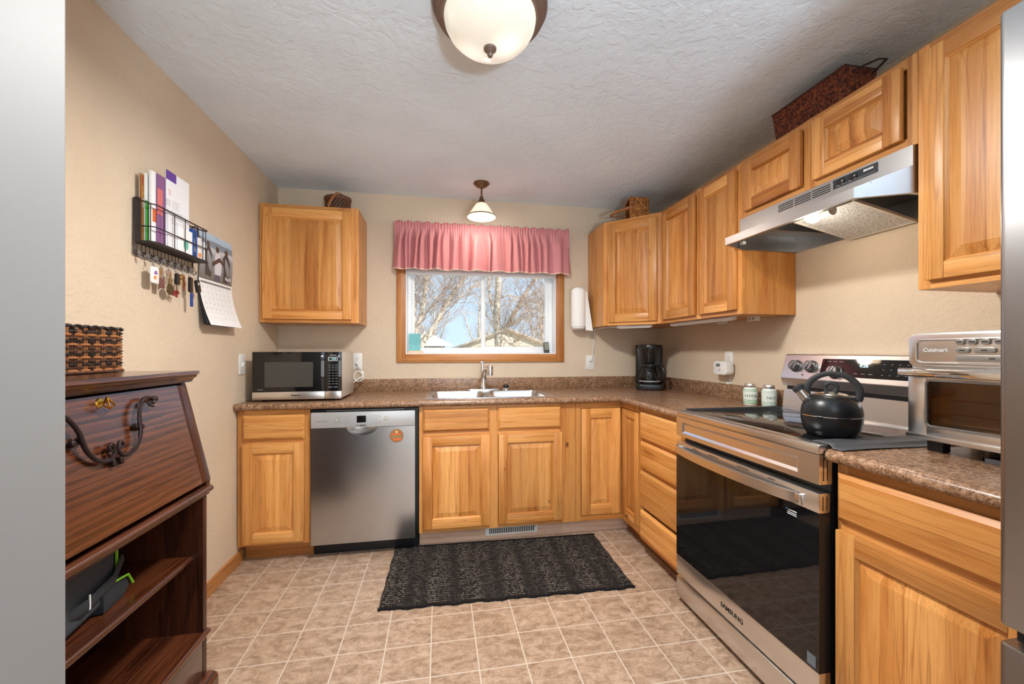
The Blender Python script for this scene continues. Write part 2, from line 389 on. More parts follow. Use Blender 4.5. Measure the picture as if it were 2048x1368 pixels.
# ------------------------------------------------------------------ cabinets
def door(par, x0, x1, z0, z1, y=0.0, loc=None, rz=0, sw=.056, flush=False, name='door'):
    """frame-and-raised-panel door; front face towards -y, overlay 19 mm"""
    yf, yb = (y-.020, y-.0005)
    w, h = x1-x0, z1-z0
    b = B(hick_z, hick_x)
    for (a, c) in ((x0, x0+sw), (x1-sw, x1)): b.box(a, c, yf, yb, z0, z1, 0, .0035)
    for (a, c) in ((z0, z0+sw), (z1-sw, z1)): b.box(x0+sw-.0005, x1-sw+.0005, yf+.0004, yb, a+.0003, c-.0003, 1, .0015)
    # moulded inner edge
    i0, i1, k0, k1 = x0+sw, x1-sw, z0+sw, z1-sw; m = .007
    o = [(i0, yf+.003, k0), (i1, yf+.003, k0), (i1, yf+.003, k1), (i0, yf+.003, k1)]
    q = [(i0+m, yf+.012, k0+m), (i1-m, yf+.012, k0+m), (i1-m, yf+.012, k1-m), (i0+m, yf+.012, k1-m)]
    for k in range(4): b.quad(o[k], o[(k+1) % 4], q[(k+1) % 4], q[k], mat=k % 2 == 0)
    d = b.build(name, None, par, loc, (0, 0, rz) if rz else None, smooth=30)
    p = B(hick_z if h > w*.7 else hick_x)
    s_ = min(.032, (i1-i0)*.24)
    p.frustum(i0+m-.001, i1-m+.001, k0+m-.001, k1-m+.001, yf+.0125, yf+.0045, s_)
    p.build('raised_panel', None, d, smooth=0)
    return d
def drawer(par, x0, x1, z0, z1, y=0.0, name='drawer'):
    b = B(hick_x); t = .020; e = .013
    b.box(x0, x1, y-.009, y-.0005, z0, z1)
    b.frustum(x0, x1, z0, z1, y-.009, y-t, e)
    return b.build(name, None, par, smooth=0)
def frame(par, w, z0, z1, openings, d, top_r=.04, stiles=(.035, .035), mids=(), rails=(), y0=0.0, x0=0.0, hollow=False):
    """carcass box with a face frame; mids = vertical members (x0,x1), rails = (z0,z1,xa,xb)"""
    b = B(hick_z, hick_x)
    if hollow: b.box(x0, x0+.016, y0+.019, d, z0, z1).box(x0+w-.016, x0+w, y0+.019, d, z0, z1).box(x0+.016, x0+w-.016, d-.008, d, z0, z1).box(x0+.016, x0+w-.016, y0+.019, d-.008, z0, z0+.016)
    else: b.box(x0, x0+w, y0+.019, d, z0, z1, 0, 0)
    c = b.build('carcass', None, par, smooth=0)
    f = B(hick_z, hick_x)
    f.box(x0, x0+stiles[0], y0, y0+.019, z0, z1, 0, .0008).box(x0+w-stiles[1], x0+w, y0, y0+.019, z0, z1, 0, .0008)
    for a, e in mids: f.box(a, e, y0+.0003, y0+.019, z0, z1, 0, .0008)
    for a, e, xa, xb in rails: f.box(xa, xb, y0+.0005, y0+.019, a, e, 1, .0006)
    f.build('face_frame', None, par, smooth=0)
    return c

# ---- left base cabinet
c = thing('base_cabinet', 'narrow wooden base cabinet with one drawer over one door, left of the dishwasher', 'cabinet', (.006, -.607, 0), 0, 'wooden base cabinets')
frame(c, .384, .10, .874, None, .60, rails=[(.835, .874, .035, .349), (.683, .712, .035, .349), (.10, .125, .035, .349)])
drawer(c, .030, .356, .705, .846); door(c, .030, .354, .117, .686)
B(oak_x).box(.012, .384, .07, .086, 0, .10).build('toe_kick', None, c, smooth=0)
# ---- sink base
c = thing('base_cabinet', 'wide wooden sink base cabinet with two doors and two false drawer fronts', 'cabinet', (1.008, -.607, 0), 0, 'wooden base cabinets')
frame(c, .922, .10, .874, None, .60, mids=[(.428, .485)], rails=[(.848, .874, .03, .892), (.686, .722, .03, .892), (.10, .135, .03, .892)], stiles=(.028, .034), hollow=True)
drawer(c, .022, .428, .719, .857, name='false_drawer_front'); drawer(c, .483, .892, .719, .857, name='false_drawer_front')
door(c, .022, .430, .127, .690); door(c, .486, .900, .127, .690)
B(toe_m).box(0, .922, .068, .084, 0, .10).build('toe_kick', None, c, smooth=0)
# ---- corner base (folding corner door, two leaves at right angles)
c = thing('corner_cabinet', 'wooden corner base cabinet with a two-leaf folding door between sink base and drawer stack', 'cabinet', (1.931, -.607, 0), 0, 'wooden base cabinets')
ex, ey = .391, -.264            # inner corner x ; end of the right-hand run
cx1 = RW-1.931-.002
b = B(hick_z)
b.prism([(0, .021), (0, .603), (cx1, .603), (cx1, ey), (ex+.021, ey), (ex+.021, .021)], 'z', .10, .874)
b.build('carcass', None, c, smooth=0)
f = B(hick_z, hick_x)
f.box(0, .073, 0, .02, .10, .874, 0, .0008).box(.0745, .108, 0, .02, .10, .874, 0, .0008)
f.box(.108, ex, .0005, .02, .838, .874, 1, .0006).box(.108, ex, .0005, .02, .10, .130, 1, .0006)
f.box(ex, ex+.02, ey, -.232, .10, .874, 0, .0008)
f.box(ex+.0005, ex+.02, -.232, .0, .838, .874, 1, .0006).box(ex+.0005, ex+.02, -.232, .0, .10, .130, 1, .0006)
f.build('face_frame', None, c, smooth=0)
door(c, .113, .385, .134, .834, y=.0195, sw=.062, name='door')
door(c, 0.006, .226, .134, .834, y=.0195, loc=(ex, 0, 0), rz=-pi/2, sw=.050, name='door')
B(toe_m).box(0, .466, .068, .084, 0, .10).build('toe_kick', None, c, smooth=0)
B(oak_y).box(.466, .482, ey, .068, 0, .10).build('toe_kick', None, c, smooth=0)
# ---- drawer stack
c = thing('drawer_cabinet', 'wooden base cabinet with a stack of four drawers beside the stove', 'cabinet', (2.322, -.873, 0), -pi/2, 'wooden base cabinets')
frame(c, .452, .10, .874, None, .60, rails=[(.85, .874, .03, .42), (.672, .69, .03, .42), (.50, .525, .03, .42), (.28, .30, .03, .42), (.10, .118, .03, .42)], stiles=(.022, .03))
for z0, z1 in ((.692, .852), (.518, .676), (.288, .502), (.092, .272)): drawer(c, .016, .425, z0, z1)
B(oak_x).box(.0, .452, .075, .09, 0, .10).build('toe_kick', None, c, smooth=0)
# ---- right base beside the fridge
c = thing('base_cabinet', 'wooden base cabinet with one drawer over one door between stove and fridge', 'cabinet', (2.322, -2.098, 0), -pi/2, 'wooden base cabinets')
frame(c, .458, .10, .874, None, .60, rails=[(.845, .874, .03, .43), (.672, .708, .03, .43), (.10, .125, .03, .43)], stiles=(.03, .03))
drawer(c, .008, .444, .704, .846); door(c, .008, .444, .117, .676, sw=.058)
B(oak_x).box(.0, .458, .075, .09, 0, .10).build('toe_kick', None, c, smooth=0)
# ---- wall cabinets
def wall_cab(label, loc, rz, w, z0, z1, doors, d=.312, mids=(), name='wall_cabinet', **k):
    c = thing(name, label, 'cabinet', loc, rz, 'wooden wall cabinets')
    st = k.get('stiles', (.03, .03))
    frame(c, w, z0, z1, None, d, mids=mids, rails=[(z1-.035, z1, st[0], w-st[1]), (z0, z0+.03, st[0], w-st[1])], stiles=st)
    for a, e, p, q in doors: door(c, a, e, p, q, sw=k.get('sw', .056))
    return c
wall_cab('wooden wall cabinet with one knotty door, alone left of the window', (.005, -.317, 0), 0, .598, 1.395, 2.152, [(.022, .556, 1.417, 2.124)], stiles=(.03, .045))
# corner, diagonal front
c = thing('wall_cabinet', 'wooden corner wall cabinet with diagonal door, right of the window', 'cabinet', (2.3186, -.317, 0), 0, 'wooden wall cabinets')
x1 = RW-2.3186-.002; dg = .293
b = B(hick_z); b.prism([(0, 0), (0, .315), (x1, .315), (x1, -dg), (dg+.014, -dg), (.014, 0.0)], 'z', 1.397, 2.152); b.build('carcass', None, c, smooth=0)
fw = dg*math.sqrt(2); r45 = (0, 0, -pi/4)
f = B(hick_z, hick_x); f.box(0, .04, 0, .012, 1.397, 2.152, 0, .0008).box(fw-.04, fw, 0, .012, 1.397, 2.152, 0, .0008).box(.04, fw-.04, .0005, .012, 2.112, 2.152, 1).box(.04, fw-.04, .0005, .012, 1.397, 1.425, 1)
f.build('face_frame', None, c, (0, 0, 0), r45, smooth=0)
door(c, .038, fw-.028, 1.418, 2.126, loc=(0, 0, 0), rz=-pi/4)
wall_cab('wooden wall cabinet with two tall doors, between corner cabinet and range hood', (2.612, -.611, 0), -pi/2, .735, 1.397, 2.152, [(.030, .376, 1.420, 2.126), (.415, .712, 1.420, 2.126)], mids=[(.376, .416)], d=.315)
wall_cab('short wooden wall cabinet with two small doors above the range hood', (2.612, -1.347, 0), -pi/2, .759, 1.866, 2.156, [(.033, .352, 1.892, 2.130), (.405, .722, 1.892, 2.130)], mids=[(.352, .405)], d=.315, sw=.054)
wall_cab('tall wooden wall cabinet right of the range hood, partly behind the fridge', (2.612, -2.107, 0), -pi/2, .458, 1.403, 2.158, [(.028, .44, 1.428, 2.132)], d=.315, sw=.05)

# ------------------------------------------------------------------ worktops
t = thing('worktop', 'long L-shaped speckled brown laminate worktop with backsplash and sink cutout', 'countertop', (0, 0, 0), 0, 'speckled laminate worktops')
b = B()
b.box(.001, 1.062, -.632, -.001, .876, .914).box(1.858, 2.297, -.632, -.001, .876, .914).box(1.062, 1.858, -.632, -.583, .876, .914).box(1.062, 1.858, -.085, -.001, .876, .914)
b.box(2.297, RW-.001, -1.3315, -.001, .876, .914)
b.tube([(.001, -.630, .895), (2.30, -.630, .895)], .019, 12).tube([(2.299, -.632, .895), (2.299, -1.3315, .895)], .019, 12)
b.build('top', lam, t, smooth=50)
b = B(); b.box(.001, RW-.001, -.02, -.001, .913, 1.004, 0, .004).box(RW-.02, RW-.001, -1.3315, -.02, .913, 1.004, 0, .004)
b.build('backsplash', lam, t, smooth=30)
t = thing('worktop', 'short speckled brown laminate worktop piece under the toaster oven', 'countertop', (0, 0, 0), 0, 'speckled laminate worktops')
b = B().box(2.297, RW-.001, -2.563, -2.0935, .876, .914).tube([(2.299, -2.0935, .895), (2.299, -2.563, .895)], .019, 12)
b.build('top', lam, t, smooth=50)
B().box(RW-.02, RW-.001, -2.563, -2.0935, .913, 1.004, 0, .004).build('backsplash', lam, t, smooth=30)

# ------------------------------------------------------------------ sink and tap
s = thing('sink', 'double-bowl stainless steel drop-in sink under the window', 'sink', (1.46, -.345, .914))
b = B(); X0, X1, Y0, Y1 = -.415, .409, -.255, .275
bowls = [(-.382, -.020, -.222, .165), (.020, .376, -.222, .165)]
def rr(x0, x1, y0, y1, r, n=6):
    out = []
    for cx_, cy_, a0 in ((x1-r, y1-r, 0), (x0+r, y1-r, pi/2), (x0+r, y0+r, pi), (x1-r, y0+r, 3*pi/2)):
        out += [(cx_+r*cos(a0+pi/2*k/n), cy_+r*sin(a0+pi/2*k/n)) for k in range(n+1)]
    return out
# rim strips round the bowls
zt = .0045
b.box(X0, X1, Y0, -.222, .0003, zt, 0, .0018).box(X0, X1, .165, Y1, .0003, zt, 0, .0018).box(X0, -.382, -.222, .165, .0003, zt).box(.376, X1, -.222, .165, .0003, zt).box(-.02, .02, -.222, .165, .0003, zt)
b.build('rim', steel_sink, s, smooth=30)
for x0, x1, y0, y1 in bowls:
    q = B(); prof = [(0, zt-.0005, .045), (.006, -.01, .045), (.014, -.13, .05), (.04, -.165, .06)]
    rings = []
    for ins, z, r in prof: rings.append([q.bm.verts.new((x, y, z)) for x, y in rr(x0+ins, x1-ins, y0+ins, y1-ins, r)])
    for A, C in zip(rings, rings[1:]):
        for k in range(len(A)): q.bm.faces.new((A[k], C[k], C[(k+1) % len(A)], A[(k+1) % len(A)]))
    q.bm.faces.new(rings[-1])
    # rim fillers at rounded corners
    for k in range(4):
        n = 7; arc = [(p.co.x, p.co.y, zt) for p in rings[0][k*n:(k+1)*n]]
        cxy = [(x1, y1), (x0, y1), (x0, y0), (x1, y0)][k]
        for a, c_ in zip(arc, arc[1:]): q.quad(a, c_, (cxy[0], cxy[1], zt), (cxy[0], cxy[1], zt)) if False else q.bm.faces.new([q.bm.verts.new(v) for v in (a, c_, (cxy[0], cxy[1], zt))])
    q.build('bowl', steel_sink, s, smooth=50)
    B().lathe([(0, -.1635), (.03, -.1635), (.042, -.162), (.044, -.1645)], ((x0+x1)/2, (y0+y1)/2, 0), 20).build('drain', chrome, s)
f = thing('faucet', 'chrome single-lever kitchen faucet behind the sink bowls', 'faucet', (1.452, -.128, .9185))
b = B().rbox(-.125, .125, -.028, .028, 0, .012, 'z', .027, bev=.004); b.build('deck_plate', chrome, f)
b = B().lathe([(0, .012), (.030, .012), (.031, .02), (.026, .035), (.022, .09), (.023, .125), (.0, .128)], seg=24); b.build('body', chrome, f)
b = B().tube([(0, 0, .09), (.003, -.02, .13), (.012, -.07, .165), (.02, -.12, .172), (.026, -.155, .165)], [.021, .02, .018, .0175, .0175], 14)
b.lathe([(.0, .035), (.020, .034), (.023, .02), (.023, -.03), (.018, -.034), (0, -.034)], (.029, -.165, .155), 18); b.build('spout', chrome, f)
b = B().tube([(-.004, .0, .12), (-.008, .004, .16), (-.006, .006, .205)], [.02, .013, .008], 12).tube([(-.022, .004, .213), (-.006, .006, .207), (.012, .006, .211)], [.006, .009, .006], 10); b.build('lever', chrome, f)
f = thing('sprayer_cap', 'small chrome and black sink-hole fitting right of the faucet', 'sink fitting', (1.622, -.128, .9185))
B().lathe([(0, 0), (.028, 0), (.027, .012), (.02, .018), (0, .018)], seg=20).build('base', chrome, f)
B().lathe([(0, .018), (.021, .018), (.021, .034), (.014, .042), (0, .043)], seg=20).build('cap', black_pl, f)

# ------------------------------------------------------------------ valance
def valance():
    rnd = random.Random(4)
    q = N('pink_micro_check'); uv = q.n('UVMap').outputs[0]
    sx = q.n('SeparateXYZ', {0: uv}).outputs
    fx = q.math('GREATER_THAN', q.math('FRACT', q.math('MULTIPLY', sx[0], 250.0)), .5); fy = q.math('GREATER_THAN', q.math('FRACT', q.math('MULTIPLY', sx[1], 150.0)), .5)
    k = q.math('MULTIPLY', q.math('ADD', q.math('MULTIPLY', fx, .7), q.math('MULTIPLY', fy, 2.3)), .3333)
    col = q.ramp(k, [(0, L(236, 184, 182)), (.24, L(230, 168, 168)), (.76, L(214, 130, 138)), (1, L(206, 116, 128))])
    q.p(Base_Color=col, Roughness=.85, Specular_IOR_Level=.15)
    tr = q.n('BsdfTranslucent', {0: col}).outputs[0]; mx = q.n('MixShader', {0: .25, 1: q.b.outputs[0], 2: tr}); q.l(mx.outputs[0], q.out.inputs[0])
    folds = []; x = 0.0
    while x < 1.0:
        folds.append((x, rnd.uniform(.3, 1.2), rnd.uniform(-.8, .8))); x += rnd.choice((.022, .03, .04, .055, .085))
    xs = [f[0] for f in folds]
    def wave(u):
        for i in range(len(xs)-1):
            if xs[i] <= u < xs[i+1]:
                t = (u-xs[i])/(xs[i+1]-xs[i]); t = max(0, min(1, t+folds[i][2]*t*(1-t)))
                a = folds[i][1]*(1-t)+folds[i+1][1]*t
                return a*abs(sin(pi*t))**.8
        return 0
    z_top, z_bot, x0, x1 = 2.150, 1.812, .808, 2.130
    top = 2.163; NU, NV = 520, 44
    def fn(u, v):
        # returns at the ends, front in between
        e = .035
        zr = top-(top-z_bot)*v
        g = max(0, min(1, (v-.11)/.28))           # gathers open out below the rod pocket
        ruff = (1-min(1, v/.14))
        if u < e: px, py = x0, -.088*(u/e)
        elif u > 1-e: px, py = x1, -.088*((1-u)/e)
        else:
            t = (u-e)/(1-2*e); px = x0+(x1-x0)*t
            w = wave(t)
            fine = .5+.5*sin(t*420+2*sin(t*37))
            py = -.068-.072*w*g-.005*fine*(1-g*.8)-.007*ruff*fine
            px += .006*sin(t*61+v*3)*g+(.03*g*(t-.5)*v)
        zz = zr+(.007*sin(u*133)*ruff)+(-.008*wave((u-e)/(1-2*e))+.005*sin(u*57))*v*v
        return (px, py, zz)
    b = B(q.m, flat('hem_thread', L(240, 205, 190), .8)); b.grid(fn, NU, NV, uv=lambda u, v: (u*1.9, v*.35), matfn=lambda u, v: 1 if v > .975 else 0)
    o = b.build('valance', None, None, smooth=180)
    m = o.modifiers.new('thick', 'SOLIDIFY'); m.thickness = .0012; m.offset = 0
    r = tag(o, 'gathered pink checked fabric valance across the top of the window', 'valance')
    rb = B().cyl((.815, -.048, 2.122), (2.122, -.048, 2.122), .007, seg=12).cyl((.815, -.048, 2.122), (.815, -.001, 2.122), .006, seg=10).cyl((2.122, -.048, 2.122), (2.122, -.001, 2.122), .006, seg=10)
    rb.build('curtain_rod', white_vinyl, o)
valance()

# things on the sill
c = thing('greeting_card', 'turquoise card standing on the left end of the window sill', 'card', (.945, .045, 1.195))
card_m = flat('turquoise_card', L(120, 190, 196), .6); card_d = flat('card_print', L(88, 164, 174), .6)
B(card_m).box(-.042, .042, -.002, .0, .018, .150, tf=M4.Rotation(rad(-4), 4, 'X')).build('front_leaf', None, c, smooth=0)
B(card_m).box(-.042, .042, .0, .002, .018, .150, tf=M4.Translation((0, .012, 0)) @ M4.Rotation(rad(8), 4, 'X')).build('back_leaf', None, c, smooth=0)
b = B(card_d)
for k in range(6): b.box(-.026+.004*(k % 3), .024-.005*((k+1) % 3), -.0026, -.0019, .062+k*.012, .064+k*.012, tf=M4.Rotation(rad(-4), 4, 'X'))
b.build('print', None, c, smooth=0)
B(flat('peach_box', L(240, 196, 160), .6)).box(-.045, .06, -.012, .03, 0, .018, bev=.002).build('base_box', None, c, smooth=30)
d = thing('weather_display', 'small dark digital weather display leaning in the right corner of the sill', 'digital display', (1.983, .03, 1.1955), rot=(rad(-10), 0, rad(14)))
B(dk_grey).rbox(-.024, .024, 0, .012, 0, .088, 'y', .004, bev=.002).build('case', None, d)
B(flat('lcd_screen', L(150, 158, 140), .3)).box(-.018, .018, -.0012, .0, .027, .080).build('screen', None, d, smooth=0)
B(mid_grey).box(-.012, .012, -.0018, -.001, .058, .066).box(-.012, .010, -.0018, -.001, .038, .046).build('screen_print', None, d, smooth=0)
# ------------------------------------------------------------------ microwave
m = thing('microwave', 'black and silver countertop microwave in the left corner of the worktop', 'microwave', (.062, -.56, .9145))
w, h, d = .488, .292, .36
b = B(champagne); b.box(.004, w, .02, d, .014, h, 0, .004)
for k in range(2): b.box(w-.001, w+.001, .10+k*.14, .108+k*.14, .05, .054)
b.build('cabinet', None, m, smooth=30)
for x in (.045, w-.045):
    for y in (.055, d-.055): B(black_rb).lathe([(0, 0), (.015, 0), (.017, .015), (0, .015)], (x, y, 0), 16).build('foot', None, m)
dr = B(black_gl, steel_h).box(0, .394, 0, .02, .058, h, 0, .003).box(0, .394, 0, .02, .012, .0575, 1, .002).build('door', None, m, smooth=30)
mesh_m = flat('window_mesh', (.055, .052, .048), .28)
B(mesh_m).box(.066, .330, -.0006, .001, .085, .232).build('window', None, dr, smooth=0)
text('brand_name', 'Panasonic', .013, black_ink, dr, (.235, -.0008, .036), bold=.0004)
text('badge', 'Inverter', .009, lt_grey, dr, (.045, -.0008, .072))
pn = B(black_gl, steel_h).box(.396, w, 0, .02, .058, h, 0, .002).box(.396, w, 0, .02, .012, .0575, 1, .002).build('control_panel', None, m, smooth=30)
B(silver).box(.414, .468, -.0008, .001, .238, .262).build('display_bezel', None, pn, smooth=0)
B(flat('lcd_dark', L(36, 58, 58), .2)).box(.420, .463, -.0014, 0, .243, .257).build('display', None, pn, smooth=0)
text('clock_digits', '4:26', .014, glow('lcd_glow', L(180, 225, 220), .8), pn, (.446, -.0018, .250))
B(lt_grey).box(.424, .462, -.0006, .0, .270, .2735).build('header_print', None, pn, smooth=0)
b = B(flat('keypad_print', L(128, 134, 140), .5))
for r in range(8):
    for k in range(3): b.box(.416+k*.019, .429+k*.019, -.0008, .0, .212-r*.016, .2145-r*.016)
for r in (0, 1): b.box(.414, .47, -.0008, .0, .205-r*.016, .2057-r*.016)
b.box(.414, .438, -.0008, .0, .080, .084).box(.444, .468, -.0008, .0, .080, .084)
b.build('keypad', None, pn, smooth=0)
# coiled power cord
pts = []
for k in range(60):
    a = k/59*2*pi*2.2; pts.append((.502+.032*cos(a)+.003*k/59, .44+.004*(k % 2)+.05*k/59*.3, .118+.036*sin(a)))
pts = [(.47, .36, .06), (.48, .40, .08)]+pts+[(.535, .50, .13), (.49, .515, .19), (.478, .535, .21)]
b = B(white_pl).tube(pts, .0042, 8).tube([(.478, .53, .212), (.478, .55, .212)], .010, 10)
b.build('power_cord', None, m, smooth=60)

# ------------------------------------------------------------------ wall plates
def outlet(label, loc, rz, cat='outlet', kind='outlet'):
    o = thing('wall_outlet' if kind == 'outlet' else 'light_switch', label, cat, loc, rz, 'wall outlets above the worktop' if kind == 'outlet' else None)
    B(white_pl).rbox(-.036, .036, -.006, 0, -.058, .058, 'y', .004, bev=.002).build('plate', None, o)
    if kind == 'outlet':
        for z in (-.020, .020):
            r = B(white_pl).rbox(-.016, .016, -.008, -.005, z-.014, z+.014, 'y', .007).build('socket', None, o)
            B(black_ink).box(-.0075, -.0055, -.0085, -.007, z-.002, z+.007).box(.0055, .0075, -.0085, -.007, z-.002, z+.006).box(-.002, .002, -.0085, -.007, z-.010, z-.006).build('slots', None, r, smooth=0)
        B(silver).lathe([(0, 0), (.003, 0), (.0025, .001), (0, .0012)], (0, -.006, 0), 10, axis='y').build('screw', None, o)
    else:
        for x in (-.0, ):
            B(white_pl).box(-.006, .006, -.014, -.004, -.012, .012, 0, .001, tf=M4.Rotation(rad(18), 4, 'X')).build('toggle', None, o)
            B(silver).lathe([(0, 0), (.003, 0), (0, -.0012)], (0, -.006, .04), 10, axis='y').lathe([(0, 0), (.003, 0), (0, -.0012)], (0, -.006, -.04), 10, axis='y').build('screw', None, o)
    return o
outlet('white wall outlet half hidden behind the microwave', (.535, -.0005, 1.138), 0)
outlet('white wall outlet below the paper towel roll with a cord plugged in', (2.334, -.0005, 1.118), 0)
outlet('white wall outlet above the gas alarm on the right wall', (RW-.0005, -.862, 1.150), -pi/2)
outlet('white light switch plate on the left wall beside the microwave', (.0005, -.545, 1.135), pi/2, 'switch', 'switch')

# plug-in alarm
a = thing('gas_alarm', 'white plug-in carbon monoxide alarm with small display on the right wall', 'alarm', (RW-.009, -.862, 1.108), -pi/2)
B(white_pl).rbox(-.062, .062, -.062, -.012, -.046, .040, 'y', .022, seg=8, bev=.006).rbox(-.05, .05, -.012, .0, -.036, .020, 'y', .012).build('case', None, a)
B(flat('alarm_lcd', L(96, 112, 120), .2)).box(-.032, .004, -.0632, -.061, .006, .024).build('display', None, a, smooth=0)
B(lt_grey).lathe([(0, -.0632), (.007, -.0632), (.008, -.061)], (0, 0, -.014), 16, axis='y').build('test_button', None, a)
B(mid_grey).box(-.046, -.040, -.0625, -.061, -.012, -.010).box(-.046, -.040, -.0625, -.061, -.008, -.006).box(-.046, -.040, -.0625, -.061, -.004, -.002).build('grille', None, a, smooth=0)
a = thing('cord_clip', 'little white cord clip on the backsplash ledge under the gas alarm', 'clip', (RW-.012, -.872, 1.0045), -pi/2)
B(white_pl).rbox(-.016, .016, -.01, .01, 0, .012, 'y', .004).build('base', None, a)
B(white_pl).tube([(.005, .004, .010), (.008, .004, .025), (.0, .006, .038), (.006, .006, .052)], .0022, 7).build('stem', None, a)

# ------------------------------------------------------------------ paper towel
p = thing('paper_towel_roll', 'upright white paper towel roll mounted beside the corner cabinet', 'paper towel', (2.205, -.086, 1.378))
towel_m = flat('paper_towel', L(238, 238, 236), .9)
B(towel_m).lathe([(.018, .022), (.055, .022), (.0565, .03), (.0565, .300), (.055, .308), (.018, .308)], seg=40).build('roll', None, p)
B(towel_m).grid(lambda u, v: (.048+.016*u+.040*(1-v)*u, -.031+.006*u-.018*u*(1-v), .300-.305*(1-v)-.004*u), 6, 10).build('loose_sheet', None, p, smooth=180)
b = B(white_pl).lathe([(0, .0), (.035, .0), (.05, .010), (.052, .021), (0, .021)], seg=30).lathe([(0, .334), (.030, .332), (.046, .322), (.05, .309), (0, .309)], seg=30)
b.box(-.016, .016, .03, .083, .0, .012, 0, .004).box(-.016, .016, .03, .083, .318, .332, 0, .004).box(-.018, .018, .074, .084, .0, .332, 0, .004)
b.build('holder', None, p)

# under-cabinet light strips and the cord to the outlet
def strip(label, loc, rz, ln):
    o = thing('light_strip', label, 'light', loc, rz, 'under-cabinet light strips')
    B(white_pl).rbox(-ln/2, ln/2, -.016, .016, -.018, 0, 'x', .005).build('housing', None, o)
    B(white_vinyl).rbox(-ln/2+.012, ln/2-.012, -.011, .011, -.021, -.0175, 'x', .001).build('diffuser', None, o)
    return o
ls = strip('white light strip under the diagonal corner cabinet', (2.505, -.430, 1.3965), -pi/4, .25)
strip('white light strip under the two-door wall cabinet', (2.672, -.93, 1.3965), -pi/2, .58)
def puck(label, loc):
    o = thing('cabinet_socket', label, 'socket', loc, -pi/2, 'sockets under the wall cabinet')
    B(white_pl).rbox(-.032, .032, -.014, .014, -.022, 0, 'z', .004).build('case', None, o)
    B(black_ink).box(-.018, -.010, -.0146, -.0138, -.014, -.007).box(.006, .014, -.0146, -.0138, -.014, -.007).build('slots', None, o, smooth=0)
puck('small white socket under the two-door cabinet, nearer the corner', (2.80, -.965, 1.3965)); puck('small white socket under the two-door cabinet, nearer the hood', (2.80, -1.21, 1.3965))
o = B(white_pl).tube([(2.47, -.395, 1.390), (2.43, -.36, 1.380), (2.40, -.32, 1.388), (2.37, -.20, 1.390), (2.352, -.05, 1.385), (2.365, -.018, 1.36), (2.366, -.012, 1.31), (2.360, -.012, 1.25), (2.352, -.014, 1.19), (2.342, -.022, 1.155), (2.336, -.022, 1.140)], .0038, 8).tube([(2.334, -.028, 1.139), (2.334, -.0095, 1.139)], [.009, .011], 10).build('power_cord', None, ls)
bpy.context.view_layer.update(); o.matrix_parent_inverse = ls.matrix_world.inverted()

# ------------------------------------------------------------------ dishwasher
D = thing('dishwasher', 'stainless steel dishwasher with grey control panel between the base cabinets', 'dishwasher', (.400, -.607, 0))
b = B(black_mt); b.box(.0, .602, .022, .58, .105, .868).box(.0, .602, .055, .58, .002, .105).box(-.006, .606, -.001, .022, .858, .868); b.build('tub', None, D, smooth=0)
B(silver).box(.08, .52, -.002, .004, .8605, .863).build('latch_strip', None, D, smooth=0)
# door with an elliptical hand hold cut in its top edge
n0, n1, dep = .196, .366, .046
arc = [((n0+n1)/2-(n1-n0)/2*cos(pi*k/24), .7625-dep*sin(pi*k/24)) for k in range(25)]
b = B(steel_dw); b.prism([(.0, .088), (.585, .088), (.585, .7625)]+arc[::-1]+[(0, .7625)], 'y', -.024, .0)
dr = b.build('door', None, D, smooth=0)
b = B(steel_h); R_ = []
for s_, yy in ((1, -.0235), (.86, -.008), (.5, .012), (0, .016)): R_.append([((n0+n1)/2-(n1-n0)/2*s_*cos(pi*k/24), yy, .7625-dep*s_*sin(pi*k/24)) for k in range(25)])
for A, C in zip(R_, R_[1:]):
    for k in range(24): b.quad(A[k], A[k+1], C[k+1], C[k])
bmesh.ops.remove_doubles(b.bm, verts=b.bm.verts, dist=1e-5)
b.build('hand_hold', None, dr, smooth=60)
pn = B(silver).box(0, .585, -.027, .0, .764, .855, 0, .003).build('control_panel', None, D, smooth=30)
Y = -.0275
b = B(black_gl).box(.252, .304, Y, Y+.001, .792, .832); b.build('display', None, pn, smooth=0)
b = B(mid_grey)
for xx in (.192, .332):
    for k in range(4): b.box(xx, xx+.030, Y, Y+.001, .786+k*.0145, .7868+k*.0145)
for xx in (.192, .3615): b.box(xx, xx+.0008, Y, Y+.001, .768, .832)
b.build('button_outlines', None, pn, smooth=0)
b = B(lt_grey)
for k in range(3): b.box(.225, .242, Y, Y+.001, .793+k*.0145, .795+k*.0145).box(.309, .328, Y, Y+.001, .793+k*.0145, .795+k*.0145)
b.build('button_print', None, pn, smooth=0)
for xx, zz, r in ((.141, .808, .0105), (.379, .828, .006), (.379, .796, .006), (.418, .813, .011)):
    B(mid_grey, champagne).lathe([(r, Y), (r*1.0, Y-.0006), (r*.8, Y-.0008)], (xx, 0, zz), 24, axis='y').lathe([(r*.8, Y-.0006), (r*.72, Y-.0018), (0, Y-.002)], (xx, 0, zz), 24, axis='y', mat=1).build('button', None, pn)
text('brand_name', 'BOSCH', .0115, black_ink, pn, (.287, Y-.0004, .7745), bold=.0004)
B(black_ink).lathe([(.0045, Y), (.0045, Y-.0006), (.0033, Y-.0006), (.0033, Y)], (.257, 0, .7745), 16, axis='y').box(.2545, .2595, Y-.0005, Y, .7742, .7749).build('emblem', None, pn, smooth=0)
text('model_print', 'SilencePlus 50 dBA', .0072, mid_grey, pn, (.06, Y-.0004, .804))
g = thing('round_magnet', 'round brown and orange magnet at the upper right of the dishwasher door', 'magnet', (.400+.478, -.6315, .706))
B(flat('magnet_brown', L(150, 100, 62), .5)).lathe([(0, 0), (.039, 0), (.040, -.001), (.039, -.003), (0, -.003)], seg=36, axis='y').build('disc', None, g, smooth=30)
